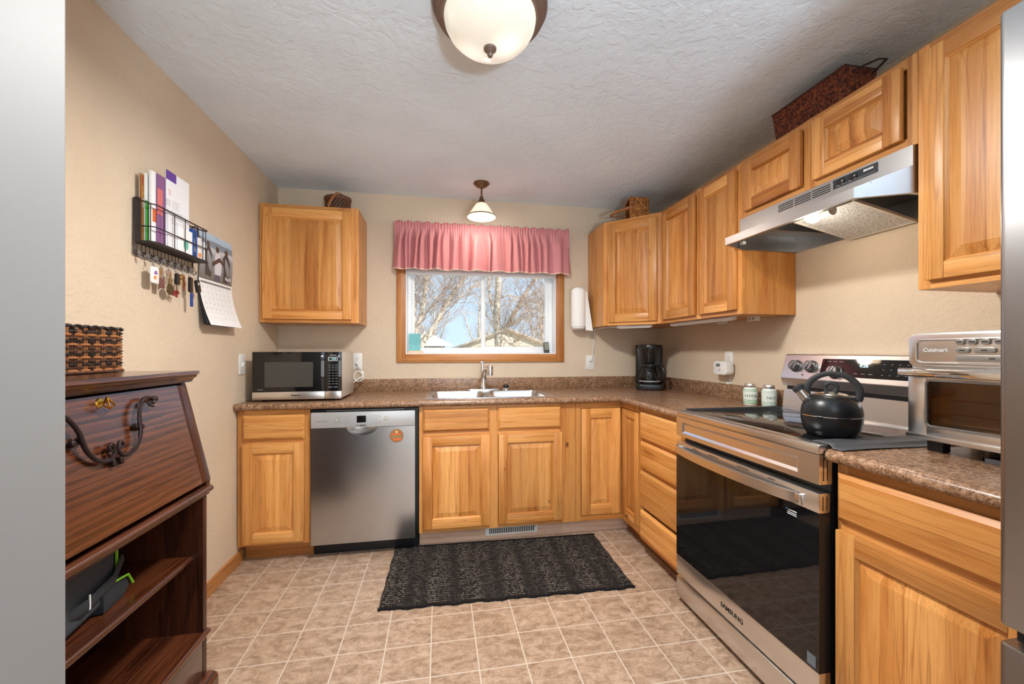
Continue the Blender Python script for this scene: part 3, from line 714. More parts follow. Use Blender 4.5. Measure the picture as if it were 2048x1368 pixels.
om_, gm_, ym_ = flat('magnet_orange', L(206, 104, 52), .5), flat('magnet_green', L(126, 132, 84), .5), flat('magnet_cream', L(212, 176, 110), .5)
b = B(om_, gm_, ym_); b.box(-.030, .024, -.0036, -.0029, .004, .014, 0).box(-.028, .034, -.0036, -.0029, -.008, -.001, 1).box(-.020, .026, -.0036, -.0029, -.026, -.014, 0).lathe([(0, -.0036), (.008, -.0036), (.008, -.0029)], (.0, 0, .024), 14, 2, axis='y')
b.build('print', None, g, smooth=0)

# floor register in the toe kick
g = thing('floor_register', 'white slotted heating register in the toe kick under the sink cabinet', 'vent', (1.590, -.5395, .0525))
b = B(white_pl); b.box(-.170, .170, -.006, .0, -.025, -.018, 0, .001).box(-.170, .170, -.006, .0, .018, .025, 0, .001).box(-.170, -.150, -.006, .0, -.018, .018).box(.150, .170, -.006, .0, -.018, .018)
for k in range(25): b.box(-.150+k*.0120, -.1455+k*.0120, -.0055, -.001, -.018, .018)
b.build('grille', None, g, smooth=0)
B(black_ink).box(-.150, .150, -.0012, -.0002, -.018, .018).build('duct', None, g, smooth=0)
B(brass).lathe([(0, -.0085), (.003, -.008), (.003, -.006)], (.16, 0, .012), 10, axis='y').build('screw', None, g)

# ------------------------------------------------------------------ rug
def rug():
    q = N('woven_rug'); P = q.obj(); a = q.noise(q.map(P, (22, 60, 1)), 1.0, 4, .7); 
    sxy = q.n('SeparateXYZ', {0: P}).outputs; rw_ = q.math('MULTIPLY', sxy[1], 1/.016); row = q.math('FRACT', rw_)
    sp = q.noise(q.n('CombineXYZ', {0: q.math('MULTIPLY', sxy[0], 80.0), 1: q.math('MULTIPLY', q.math('FLOOR', rw_), 3.71)}).outputs[0], 1.0, 2, .6)
    ridge = q.math('SUBTRACT', 1.0, q.math('ABSOLUTE', q.math('MULTIPLY', q.math('SUBTRACT', row, .5), 2.0)))
    m_ = q.math('MULTIPLY', q.math('GREATER_THAN', q.math('ADD', sp, q.math('MULTIPLY', a, .12)), .545), q.math('GREATER_THAN', ridge, .78))
    c = q.mix(m_, q.ramp(a, [(.3, L(26, 24, 24)), (.6, L(46, 42, 40)), (.75, L(66, 58, 54))]), L(118, 109, 99))
    q.p(Base_Color=c, Roughness=.95, Specular_IOR_Level=.1)
    Wd, Dp = 1.27, .60; rnd = random.Random(2)
    top = B(q.m)
    def hgt(x, y):
        r = abs(math.sin(pi*y/.016)); e = min(1, min(x, Wd-x)/.012)*min(1, min(y, Dp-y)/.008)
        return .002+(.0065*(.45+.55*r)+.0022*mnoise.noise(V((x*60, y*95, 1))))*max(0.12, e)
    def fn(u, v):
        x, y = u*Wd, v*Dp
        xx = x+.002*sin(y*40)*(1 if u < .02 or u > .98 else 0)
        yy = y+(.004*sin(x*31)+.003*sin(x*83))*(1-v)+.002*sin(x*50)*v
        return (xx, yy, max(.001, hgt(x, y)))
    top.grid(fn, 230, 230)
    o = top.build('rug', None, None, smooth=180); o.location = (.845, -1.168, .0); o.rotation_euler = (0, 0, rad(-1.6))
    tag(o, 'black and grey ribbed woven rug lying in front of the sink', 'rug')
    # corded long edges
    b = B(flat('rug_cord', (.012, .011, .011), .95, 0, .1))
    for y0 in (.0, Dp):
        b.tube([(x/120*Wd, y0+(.004*sin(x/120*Wd*31)+.003*sin(x/120*Wd*83))*(1 if y0 == 0 else 0), .006) for x in range(121)], [.006+.0016*(k % 2) for k in range(121)], 7)
    b.build('corded_edge', None, o)
rug()

# ------------------------------------------------------------------ coffee maker
c = thing('coffee_maker', 'black drip coffee maker with glass carafe in the worktop corner', 'coffee maker', (2.735, -.222, .9145), rad(-24))
b = B(black_pl); b.rbox(-.100, .100, -.11, .095, 0, .045, 'z', .03, bev=.006).build('base', None, c)
B(black_pl).rbox(-.100, .100, .015, .095, .04, .345, 'z', .02, bev=.006).build('tower', None, c)
b = B(black_pl); prof = [(0, .205), (.052, .205), (.058, .215), (.082, .30), (.089, .335), (.086, .343), (0, .350)]
b.lathe(prof, (0, -.022, 0), 32); b.build('filter_basket', None, c)
B(lt_grey).box(-.030, .012, -.1085, -.1065, .327, .332).build('brand_print', None, c, smooth=0)
k = B(carafe_gl).lathe([(.0, .048), (.062, .048), (.074, .062), (.078, .095), (.070, .140), (.052, .172), (.046, .184)], (0, -.035, 0), 32).build('carafe', None, c)
B(black_pl).lathe([(.047, .178), (.055, .180), (.054, .196), (.03, .202), (0, .203)], (0, -.035, 0), 28).build('carafe_lid', None, k)
B(black_pl).tube([(.05, -.065, .185), (.085, -.095, .18), (.098, -.105, .14), (.092, -.10, .09), (.072, -.085, .075)], [.009, .011, .011, .010, .008], 10).build('carafe_handle', None, k)
B(silver).lathe([(.0765, .064), (.0785, .064), (.0785, .072), (.0765, .072)], (0, -.035, 0), 32).build('carafe_band', None, k)
b = B(lt_grey)
for i in range(6): b.box(-.030, -.016, -.1135+.002*abs(i-1), -.1125+.002*abs(i-1), .088+i*.011, .0892+i*.011)
b.build('cup_marks', None, k, smooth=0)
# ------------------------------------------------------------------ shakers
milk = flat('milk_glass', L(224, 232, 226), .18, 0, .5, Subsurface_Weight=.0)
def shaker(label, word, x, y, green, rz):
    s = thing('spice_shaker', label, 'shaker', (x, y, .9145), rz, 'milk-glass shakers beside the stove')
    B(milk).lathe([(0, 0), (.030, 0), (.033, .004), (.035, .02), (.036, .07), (.036, .082), (.030, .094), (.026, .099), (.0, .099)], seg=32).build('jar', None, s)
    bd = flat('band_'+word.lower(), green, .4); b = B(bd)
    for z, r in ((.012, .0345), (.020, .0354), (.028, .0358), (.078, .0363), (.086, .0350)): b.lathe([(r-.001, z), (r+.0004, z), (r+.0004, z+.0024), (r-.001, z+.0024)], seg=32)
    b.build('bands', None, s, smooth=0)
    for i, ch in enumerate(word):
        a = (i-(len(word)-1)/2)*.30
        text('lettering', ch, .019, flat('letter_green', L(52, 92, 62), .5), s, (.0368*sin(a), -.0368*cos(a), .052), rot=(pi/2, 0, a), sx=.75)
    B(steel_h).lathe([(.027, .098), (.028, .100), (.028, .112), (.024, .118), (0, .120)], seg=28).build('lid', None, s)
shaker('white milk-glass shaker lettered PEPPER with green bands', 'PEPPER', 2.815, -1.168, L(74, 156, 86), rad(-34))
shaker('white milk-glass shaker lettered SALT with pale bands', 'SALT', 2.848, -1.262, L(150, 192, 174), rad(-30))
# ------------------------------------------------------------------ stove
S = thing('electric_range', 'stainless steel electric range with black glass door and cooktop', 'stove', (2.265, -1.334, 0), -pi/2)
w = .755
b = B(black_mt); b.box(.003, w-.003, .046, .635, .035, .893); b.build('body', None, S, smooth=0)
for x in (.05, w-.05):
    for y_ in (.075, .60): B(black_rb).lathe([(0, 0), (.022, 0), (.022, .012), (.012, .016), (.012, .034), (0, .034)], (x, y_, 0), 16).build('foot', None, S)
t = B(steel_h); t.box(0, w, 0, .05, .896, .9245, 0, .004).box(0, .012, .05, .59, .897, .9235, 0, .002).box(w-.012, w, .05, .59, .897, .9235, 0, .002).box(.012, w-.012, .578, .59, .897, .9265, 0, .002)
t.build('cooktop_trim', None, S, smooth=30)
g = B(black_gl).box(.012, w-.012, .047, .579, .898, .9252, 0, .001).build('cooktop_glass', None, S, smooth=30)
ring_m = flat('burner_print', L(62, 64, 68), .25)
for x, y, r in ((.20, .19, .115), (.20, .19, .075), (.57, .175, .085), (.20, .44, .08), (.57, .43, .11), (.57, .43, .07), (.385, .47, .05)):
    B(ring_m).lathe([(r-.0012, .9254), (r+.0012, .9254), (r+.0012, .9256), (r-.0012, .9256)], (x, y, 0), 56).build('burner_ring', None, g, smooth=0)
# upper front panel with a pressed rectangle
b = B(steel_h); z0, z1 = .804, .895; x0, x1 = .045, w-.075; a, c_ = .822, .873
b.box(0, w, .008, .046, z0, z1, 0, .0).box(0, x0, 0, .009, z0, z1).box(x1, w, 0, .009, z0, z1).box(x0, x1, 0, .009, z0, a).box(x0, x1, 0, .009, c_, z1)
o_ = [(x0, 0, a), (x1, 0, a), (x1, 0, c_), (x0, 0, c_)]; i_ = [(x0+.010, .0065, a+.010), (x1-.010, .0065, a+.010), (x1-.010, .0065, c_-.010), (x0+.010, .0065, c_-.010)]
for k in range(4): b.quad(o_[k], o_[(k+1) % 4], i_[(k+1) % 4], i_[k])
b.quad(*i_)
b.build('front_panel', None, S, smooth=0)
B(black_ink).box(w-.001, w+.0006, .014, .017, .815, .885).box(w-.001, w+.0006, .028, .031, .815, .885).build('side_slots', None, S, smooth=0)
# oven door
b = B(steel_h, black_gl, black_mt)
b.box(0, w, 0, .042, .716, .777, 0, .0025).box(0, w, 0, .042, .135, .228, 0, .0025).box(0, w, .0025, .040, .228, .716, 2)
b.box(.0, w, .0, .003, .2282, .7158, 1)
dr = b.build('oven_door', None, S, smooth=30)
B(black_ink).box(w-.001, w+.0006, .012, .0145, .724, .768).box(w-.001, w+.0006, .026, .0285, .724, .768).build('side_slots', None, dr, smooth=0)
text('brand_name', 'SAMSUNG', .026, black_ink, dr, (.378, -.0004, .176), sx=1.05, bold=.0006)
B(black_ink).box(.13, .16, -.0006, .001, .7655, .7685).box(.24, .30, -.0006, .001, .7655, .7685).box(.41, .47, -.0006, .001, .7655, .7685).box(.56, .59, -.0006, .001, .7655, .7685).build('vent_slots', None, dr, smooth=0)
# bowed handle
b = B(steel_h); n = 28; zc = .744
fr = []; 
for k in range(n+1):
    u = k/n; x = .012+u*(w-.075); y = -.010-.036*min(1, sin(pi*u)**.55 if 0 < u < 1 else 0)
    fr.append((x, y))
for (xa, ya), (xb, yb) in zip(fr, fr[1:]):
    for p in (((xa, ya, zc-.019), (xb, yb, zc-.019), (xb, yb, zc+.015), (xa, ya, zc+.015)), ((xa, ya, zc+.015), (xb, yb, zc+.015), (xb, yb+.012, zc+.015), (xa, ya+.012, zc+.015)), ((xa, ya+.012, zc-.019), (xb, yb+.012, zc-.019), (xb, yb, zc-.019), (xa, ya, zc-.019)), ((xa, ya+.012, zc+.015), (xb, yb+.012, zc+.015), (xb, yb+.012, zc-.019), (xa, ya+.012, zc-.019))): b.quad(*p)
bmesh.ops.remove_doubles(b.bm, verts=b.bm.verts, dist=1e-5)
b.box(.004, .030, -.012, .001, zc-.019, zc+.015, 0, .003).box(w-.075, w-.050, -.014, .001, zc-.019, zc+.015, 0, .003)
b.build('handle', None, dr, smooth=45)
# energy sticker on the glass
b = B(white_ink, flat('sticker_blue', L(70, 120, 190), .5)); b.box(.645, .676, -.0008, 0, .688, .691).box(.640, .676, -.0008, 0, .681, .683).box(.640, .676, -.0008, 0, .675, .677).box(.634, .641, -.0008, 0, .687, .693, 1)
b.build('sticker', None, dr, smooth=0)
B(flat('corner_label', L(96, 106, 116), .5)).box(.714, .744, -.0008, 0, .236, .272).build('corner_label', None, dr, smooth=0)
b = B(steel_h); b.box(0, w, 0, .042, .030, .124, 0, .0025).box(.0, w, .020, .042, .124, .134); b.build('storage_drawer', None, S, smooth=30)
# backguard
b = B(steel_h, black_mt)
b.prism([(.590, .926), (.600, 1.02), (.655, 1.02), (.655, .900), (.590, .900)], 'x', .006, w-.006, 0)
b.box(.02, w-.02, .604, .65, 1.02, 1.042, 1)
b.prism([(.583, 1.078), (.618, 1.193), (.624, 1.197), (.655, 1.197), (.655, 1.038), (.598, 1.038)], 'x', 0, w, 0, .002)
bg_ = b.build('backguard', None, S, smooth=0)
tl = math.atan2(.035, .115)          # backward lean of the face
def onbg(x, t, off=0.0):            # point on the leaning face, t metres up from its lower edge
    return (x, .583+t*sin(tl)-off*cos(tl), 1.078+t*cos(tl)+off*sin(tl))
RT = (pi/2-tl, 0, 0)
o = B(black_gl).rbox(-.176, .215, -.0015, .0008, -.040, .040, 'y', .004).build('display_panel', None, bg_, onbg(.385, .062), (-tl, 0, 0))
text('clock_digits', '4:26', .021, glow('clock_glow', L(190, 230, 255), 1.6), o, (.015, -.002, .012))
b = B(lt_grey)
for k in range(3): b.box(-.150+k*.028, -.132+k*.028, -.0022, -.001, .027, .0285).box(-.02+k*.03, -.004+k*.03, -.0022, -.001, -.024, -.0225)
for r in range(3):
    for k in range(4): b.box(.09+k*.028, .096+k*.028, -.0022, -.001, .02-r*.022, .0215-r*.022)
b.build('touch_print', None, o, smooth=0)
knob_m = flat('knob_steel', (.32, .33, .34), .28, 1.0)
for x, t in ((.078, .062), (.160, .062), (.285, .040)):
    k = B(dk_grey).lathe([(0, 0), (.030, 0), (.030, -.004), (.026, -.006)], (0, 0, 0), 32, axis='y').build('knob', None, bg_, onbg(x, t), (-tl, 0, 0))
    B(knob_m).lathe([(.025, -.005), (.024, -.026), (.0225, -.029), (0, -.029)], seg=32, axis='y').box(-.006, .006, -.034, -.026, -.022, .022, 0, .002, tf=M4.Rotation(rad(12), 4, 'Y')).build('knob_cap', None, k)
B(black_ink).lathe([(0, -.0008), (.004, -.0008), (.004, 0)], seg=12, axis='y').build('indicator', None, bg_, onbg(.122, .020), (-tl, 0, 0))
# counter gap covers
o = B(black_rb).box(2.325, 2.87, -1.3385, -1.317, .9148, .9285, 0, .002).build('stove_gap_cover', None, None, smooth=30)
tag(o, 'thin black strip covering the gap between worktop and stove on the shaker side', 'gap cover', 'gap covers beside the stove')
def flap(u, v):
    y_ = -2.034-.098*v+.004*sin(u*5); dn = max(0, min(1, (-2.090-y_)/.016))
    return (2.298+.06*v*0+(2.885-2.298)*u, y_, .9264-.0105*dn*dn*(3-2*dn)+.0012*sin(u*9)*v)
o = B(grey_rb).grid(flap, 24, 30)
o = o.build('stove_gap_cover', None, None, smooth=180); md = o.modifiers.new('thick', 'SOLIDIFY'); md.thickness = .002; md.offset = -1
tag(o, 'dark grey flexible flap covering the gap between stove and worktop, under the toaster oven edge', 'gap cover', 'gap covers beside the stove')

# ------------------------------------------------------------------ kettle
K = thing('kettle', 'matte black whistling kettle on the front right burner', 'kettle', (2.439, -1.972, .9258), math.atan2(.75, -.66)); K.scale = (.86, .86, .86)
prof = [(0, 0), (.072, 0), (.079, .004), (.092, .030), (.0985, .058), (.0995, .072)]
B(black_mt).lathe(prof+[(.0995, .0785)], seg=56).build('base_pan', None, K)
B(black_mt).lathe([(.0995, .0825), (.0995, .092), (.0965, .112), (.088, .135), (.074, .152), (.058, .160), (.055, .1605)], seg=56).build('body', None, K)
B(chrome).lathe([(.0985, .078), (.1012, .0792), (.1012, .0818), (.0985, .083)], seg=56).build('seam_ring', None, K)
l_ = B(champagne).lathe([(.056, .158), (.050, .164), (.03, .169), (.012, .171), (0, .171)], seg=40).build('lid', None, K)
l_.data.materials[0] = steel_sink
B(black_rb).tube([(0.019*cos(a*pi/10), 0, .188+.019*sin(a*pi/10)) for a in range(20)], .0075, 10, closed=True).build('lid_knob', None, K)
pts = []
for k in range(33):
    a = rad(-22)+rad(224)*k/32; pts.append((-.004+.083*cos(a), 0, .170+.074*sin(a)))
B(black_rb).tube(pts, [.0095+.004*abs(cos(k/32*pi)) for k in range(33)], 14, flat=.62, up=(0, 1, 0)).build('handle', None, K)
sp = B(steel_sink).tube([(.068, 0, .125), (.104, 0, .176)], [.020, .0175], 18).build('spout', None, K)
B(black_rb).tube([(.100, 0, .171), (.110, 0, .185), (.114, 0, .190)], [.0205, .022, .012], 18).tube([(.108, 0, .19), (.095, 0, .196), (.078, 0, .190)], [.006, .006, .005], 8).build('spout_cap', None, sp)

# ------------------------------------------------------------------ toaster oven
T = thing('toaster_oven', 'stainless steel toaster oven on the worktop beside the fridge', 'toaster oven', (2.545, -2.128, .9145), -pi/2)
w, h, d = .415, .352, .33
b = B(steel_h); b.rbox(0, w, .012, d, .035, h, 'y', .022, bev=.004).build('housing', None, T)
for x in (.05, w-.05):
    for y in (.04, d-.05): B(black_rb).box(x-.02, x+.02, y-.015, y+.015, 0, .036, 0, .003).build('foot', None, T, smooth=30)
p = B(steel_h); p.rbox(.004, w-.004, -.006, .013, .250, h-.003, 'y', .02, bev=.003).build('control_panel', None, T)
fr = B(steel_h); pr = [(x, z) for x, z in rr(.026, w-.02, .262, h-.022, .014, 5)]
fr.tube([(x, -.0062, z) for x, z in pr], .0035, 8, closed=True).build('panel_bead', None, T)
text('brand_name', 'Cuisinart', .0155, flat('silver_letters', L(226, 226, 224), .3, .2), T, (.072, -.0068, .300), sx=1.05, bold=.0004)
btn = flat('button_grey', L(150, 148, 144), .3, .5)
def button(x0, x1, z, word=None):
    q = B(btn).rbox(x0, x1, -.0115, -.005, z-.008, z+.008, 'y', .0078, bev=.0012).build('button', None, T)
    B(black_ink).box((x0+x1)/2-.006, (x0+x1)/2+.006, -.0121, -.011, z-.0015, z+.0015).build('button_print', None, q, smooth=0)
for bx in (.121, .147, .174, .201, .228, .255): button(bx, bx+.020, .3225)
button(.121, .152, .2995); button(.160, .205, .2995); button(.213, .258, .2995); button(.121, .275, .2775)
# door with window
b = B(steel_h); z0, z1 = .052, .236; x0, x1 = .052, w-.03; a, c_ = .078, .212
b.box(.004, x0, -.008, .012, z0, z1, 0, .002).box(x1, w-.004, -.008, .012, z0, z1, 0, .002).box(x0, x1, -.008, .012, z0, a, 0, .002).box(x0, x1, -.008, .012, c_, z1, 0, .002)
dr = b.build('door', None, T, smooth=30)
B(steel_fr).tube([(x, -.008, z) for x, z in rr(x0, x1, a, c_, .012, 5)], .004, 8, closed=True).build('window_bead', None, dr)
B(oven_gl).box(x0-.002, x1+.002, -.003, .0, a-.002, c_+.002).build('window', None, dr, smooth=0)
B(chrome).rbox(-.002, w-.002, -.040, -.022, .222, .246, 'x', .006, bev=.002).box(.004, .02, -.03, -.005, .228, .240).box(w-.02, w-.006, -.03, -.005, .228, .240).build('handle', None, dr)
# dark cavity, racks
cav = B(flat('oven_cavity', L(74, 50, 32), .5, .2)); cav.box(x0-.01, x1+.01, .0125, .0135, a-.01, c_+.01); cav.build('cavity', None, T, smooth=0)
b = B(flat('rack_wire', L(206, 150, 92), .4, .0))
for z in (.118, .158): b.tube([(x0, .0085, z), (x1, .0085, z)], .0018, 6)
b.build('rack', None, T)
B(steel_h).prism([(.0, .036), (w, .036), (w, .052), (.0, .052)], 'y', -.012, .014, 0, .003).build('crumb_tray', None, T, smooth=30)
o = thing('baking_tray', 'dark flat tray slid under the toaster oven', 'tray', (2.585, -2.395, .9148))
B(dk_grey).box(-.03, .17, -.070, .10, 0, .003).box(-.03, -.026, -.070, .10, .003, .013).box(-.03, .17, .096, .10, .003, .013).build('pan', None, o, smooth=0)

# ------------------------------------------------------------------ refrigerator
F = thing('refrigerator', 'tall stainless steel refrigerator at the right edge of the picture', 'refrigerator', (2.12, -2.572, 0), -pi/2)
w = .84
B(dk_grey).box(.006, w-.006, .075, .80, .02, 1.79).build('cabinet', None, F, smooth=0)
for x in (.06, w-.06):
    for y_ in (.15, .72): B(black_rb).lathe([(0, 0), (.02, 0), (.02, .021), (0, .021)], (x, y_, 0), 14).build('foot', None, F)
for x0, x1 in ((0, w/2-.002), (w/2+.002, w)):
    dd_ = B(steel_fr).rbox(x0, x1, 0, .07, .722, 1.82, 'z', .012, seg=4, bev=.004).build('door', None, F)
    hx = x1-.05 if x0 == 0 else x0+.05
    B(steel_h).tube([(hx, -.001, .86), (hx, -.05, .875), (hx, -.05, 1.62), (hx, -.001, 1.635)], .011, 12).build('handle', None, dd_)
fd = B(steel_fr).rbox(0, w, 0, .07, .10, .690, 'z', .012, seg=4, bev=.004).build('freezer_drawer', None, F)
B(steel_h).tube([(.08, -.001, .62), (.09, -.05, .62), (w-.09, -.05, .62), (w-.08, -.001, .62)], .011, 12).build('handle', None, fd)
B(black_mt).box(.01, w-.01, .03, .07, .692, .720).box(.02, w-.02, .05, .08, .021, .098).build('gasket', None, F, smooth=0)

# ------------------------------------------------------------------ range hood
H = thing('range_hood', 'stainless steel under-cabinet range hood with lit bulb and mesh filter', 'range hood', (2.601, -1.349, 0), -pi/2)
w, dep = .752, .322
b = B(steel_hood)
zt_, zf, zl, zb = 1.8645, 1.800, 1.747, 1.714; ch = .072; yl = -.138
b.box(0, w, -.001, .0, zf, zt_)                                        # fascia
b.box(0, w, 0, dep, zt_-.002, zt_-.0005)                               # top
b.box(0, w, dep-.002, dep, zb, zt_)                                    # back
b.box(0, .0015, 0, dep, zb, zt_).box(w-.0015, w, 0, dep, zb, zt_)        # ends
b.build('housing', None, H, smooth=0)
v = B(steel_hood); lip = [(0, 0.0), (ch, yl), (w-ch, yl), (w, 0.0)]
for (xa, ya), (xb, yb) in zip(lip, lip[1:]):
    za = zf if ya == 0 else zl; zb2 = zf if yb == 0 else zl
    v.quad((xa, ya, zb), (xb, yb, zb), (xb, yb, zb2), (xa, ya, za))
v.quad((0, 0, zf), (ch, yl, zl), (w-ch, yl, zl), (w, 0, zf))
# turned-in hem along the lower edge
hem = [(0, dep), (0, 0.0), (ch, yl), (w-ch, yl), (w, 0.0), (w, dep)]; inn = [(.014, dep), (.014, .003), (ch+.006, yl+.014), (w-ch-.006, yl+.014), (w-.014, .003), (w-.014, dep)]
for k in range(5): v.quad((*hem[k], zb), (*hem[k+1], zb), (*inn[k+1], zb), (*inn[k], zb))
vo = v.build('visor', None, H, smooth=0); md = vo.modifiers.new('thick', 'SOLIDIFY'); md.thickness = .0012; md.offset = -1
b = B(flat('hood_inside', (.30, .31, .32), .38, 1.0)); b.box(.002, w-.002, .005, dep-.003, 1.792, 1.794).box(.05, w-.05, -.1, .005, 1.757, 1.759)
b.box(.17, .19, -.02, dep-.003, 1.76, 1.792)
b.build('inner_pan', None, H, smooth=0)
vs = B(black_ink)
for g0 in (.235, .318, .401):
    for k in range(4): vs.box(g0, g0+.076, -.0022, -.0008, 1.8225+k*.0085, 1.8262+k*.0085)
vs.build('vent_slots', None, H, smooth=0)
sp = B(flat('hood_switch_panel', L(38, 42, 48), .35)).box(.488, .648, -.003, -.0008, 1.824, 1.857).build('switch_panel', None, H, smooth=0)
B(silver).box(.486, .4885, -.0035, -.0008, 1.8235, 1.8575).build('panel_end', None, sp, smooth=0)
for x in (.520, .566):
    B(black_pl).lathe([(0, -.009), (.010, -.008), (.0125, -.005), (.0125, -.003)], (x, 0, 1.8425), 20, axis='y', sx=1.25).build('switch', None, sp)
text('brand_name', 'BROAN', .0095, white_ink, sp, (.618, -.0034, 1.8455), bold=.0005)
B(lt_grey).box(.50, .64, -.0033, -.003, 1.8285, 1.8292).box(.505, .53, -.0034, -.003, 1.8303, 1.832).box(.55, .575, -.0034, -.003, 1.8303, 1.832).build('switch_print', None, sp, smooth=0)
# mesh grease filter, sloping up to the front
q = N('filter_mesh'); P = q.obj(); vo_ = q.n('TexVoronoi', {'Vector': q.map(P, (230, 230, 1)), 'Scale': 1.0}).outputs['Distance']
q.p(Base_Color=q.ramp(vo_, [(.15, (.9, .89, .87, 1)), (.8, (.34, .34, .34, 1))]), Metallic=.5, Roughness=.4); q.bump(vo_, .8, .003)
tf = M4.Translation((.42, .165, 1.735)) @ M4.Rotation(rad(-12), 4, 'X')
B(q.m).box(-.123, .123, -.142, .142, -.003, .003, tf=tf).build('grease_filter', None, H, smooth=0)
fo = B(champagne).box(-.129, -.121, -.148, .148, -.005, .005, tf=tf).box(.121, .129, -.148, .148, -.005, .005, tf=tf).box(-.121, .121, -.148, -.140, -.005, .005, tf=tf).box(-.121, .121, .140, .148, -.005, .005, tf=tf).build('filter_frame', None, H, smooth=0)
bulb = B(glow('hood_bulb_glow', L(255, 236, 200), 14)).lathe([(0, -.052), (.018, -.048), (.029, -.030), (.030, -.015), (.022, .004), (.016, .018)], (0, 0, 0), 24, axis='x').build('light_bulb', None, H, (.425, -.005, 1.748)); bulb.scale = (.85, .85, .85)
B(flat('bulb_socket', L(196, 190, 178), .5)).lathe([(.0165, .018), (.018, .06), (.024, .075), (0, .075)], seg=20, axis='x').build('bulb_base', None, bulb)
B(black_ink).box(.50, .60, -.06, -.05, 1.735, 1.757).build('bracket', None, H, smooth=0)
B(white_pl).box(.012, .036, -.012, .006, 1.735, 1.75, 0, .002).build('cord_clamp', None, H, smooth=30)
lamp('hood_light', 'POINT', (.40, -.02, 1.665), 2.2, (1.0, .91, .78), parent=H, shadow_soft_size=.03)
# ------------------------------------------------------------------ ceiling light and pendant
Lc = thing('ceiling_light', 'large flush ceiling light with ribbed frosted glass bowl and bronze pan', 'ceiling light', (1.297, -1.775, CE))
B(bronze).lathe([(0, -.0005), (.192, -.0005), (.194, -.008), (.190, -.016), (.182, -.020), (.183, -.030), (.176, -.036), (.166, -.040), (.156, -.040), (.150, -.036), (0, -.034)], seg=72).build('pan', None, Lc)
q = N('frosted_bowl'); q.p(Base_Color=L(206, 198, 182), Roughness=.25, Emission_Color=(1.0, .93, .80, 1), Emission_Strength=.72)
P = q.obj()
bl = None
def spot(x, y, z, r):
    d_ = q.n('VectorMath', {0: P, 1: (x, y, z)}, operation='DISTANCE').outputs['Value']
    return q.n('MapRange', {0: d_, 1: 0.0, 2: r, 3: 1.0, 4: 0.0}, interpolation_type='SMOOTHSTEP').outputs[0]
hot = q.math('ADD', q.math('MULTIPLY', spot(.055, -.01, -.11, .085), 1.4), q.math('MULTIPLY', spot(-.06, .05, -.11, .085), .9))
sp_ = q.n('SeparateXYZ', {0: P}).outputs
rib = q.math('MULTIPLY', q.math('SINE', q.math('MULTIPLY', q.math('ARCTAN2', sp_[1], sp_[0]), 110.0)), .07)
q.l(q.math('ADD', q.math('ADD', q.math('MULTIPLY', hot, .42), .45), rib), q.b.inputs['Emission Strength'])
B(q.m).lathe([(.152, -.036), (.154, -.046), (.150, -.066), (.137, -.091), (.112, -.115), (.077, -.131), (.04, -.139), (0, -.141)], seg=240, ribs=1, ribd=.006).build('glass_bowl', None, Lc, smooth=30)
B(bronze).lathe([(0, -.139), (.022, -.140), (.021, -.146), (.013, -.152), (.008, -.156), (.010, -.162), (.007, -.169), (0, -.171)], seg=24).build('finial', None, Lc)
lamp('ceiling_lamp_light', 'AREA', (0, 0, -.182), 44, (1.0, .96, .90), parent=Lc, shape='DISK', size=.26)

Pd = thing('pendant_light', 'small pendant light with glass cone shade hanging above the sink window', 'pendant light', (1.417, -.33, CE))
B(bronze_l).lathe([(0, 0), (.055, 0), (.056, -.006), (.045, -.014), (.040, -.022), (.018, -.030), (.012, -.038), (0, -.038)], seg=32).build('canopy', None, Pd)
B(bronze_l).cyl((0, 0, -.036), (0, 0, -.105), .006, seg=12).lathe([(0, -.09), (.010, -.092), (.014, -.102), (.012, -.108), (.022, -.118), (.026, -.138), (.030, -.142), (0, -.142)], seg=24).build('stem', None, Pd)
q = N('pendant_glass'); q.p(Base_Color=L(250, 238, 215), Roughness=.2, Emission_Color=(1.0, .86, .66, 1), Emission_Strength=.62)
sd = B(q.m).lathe([(.026, -.139), (.040, -.150), (.058, -.175), (.076, -.203), (.094, -.228), (.098, -.238), (.096, -.238), (.092, -.227), (.074, -.201), (.056, -.173), (.038, -.149), (.024, -.141)], seg=48).build('shade', None, Pd)
B(bronze_l).lathe([(.0945, -.226), (.0985, -.2335), (.1000, -.2335), (.0960, -.226)], seg=48).build('shade_band', None, sd)
B(glow('pendant_bulb_glow', L(255, 240, 214), 8)).lathe([(0, -.235), (.02, -.230), (.029, -.212), (.026, -.192), (.014, -.170), (.012, -.142), (0, -.142)], seg=24).build('light_bulb', None, Pd)
lamp('pendant_light_glow', 'POINT', (0, 0, -.262), 4.5, (1.0, .91, .80), parent=Pd, shadow_soft_size=.045)

# ------------------------------------------------------------------ baskets
def weave_mat(name, c0, c1, c2, sc):
    q = N(name); P = q.obj(); w1 = q.n('TexVoronoi', {'Vector': q.map(P, sc), 'Scale': 1.0}, distance='CHEBYCHEV'); 
    n = q.noise(P, 60, 3)
    c = q.ramp(q.math('ADD', q.math('MULTIPLY', q.n('SeparateColor', {0: w1.outputs['Color']}).outputs[0], .7), q.math('MULTIPLY', n, .35)), [(.15, c0), (.5, c1), (.95, c2)])
    q.p(Base_Color=c, Roughness=.6, Specular_IOR_Level=.25); q.bump(w1.outputs['Distance'], -1.0 if False else .9, .004); return q.m
red_rush = weave_mat('red_brown_rush', L(48, 20, 16), L(98, 46, 34), L(150, 84, 48), (150, 110, 130))
tan_weave = weave_mat('tan_splint', L(92, 50, 20), L(158, 98, 44), L(196, 138, 74), (120, 120, 70))
splint = flat('brown_splint', L(104, 62, 40), .5); splint_d = flat('dark_splint', L(62, 38, 28), .55); splint_g = flat('olive_inside', L(70, 62, 44), .7)
hoop_m = flat('hoop_wood', L(164, 104, 54), .45)

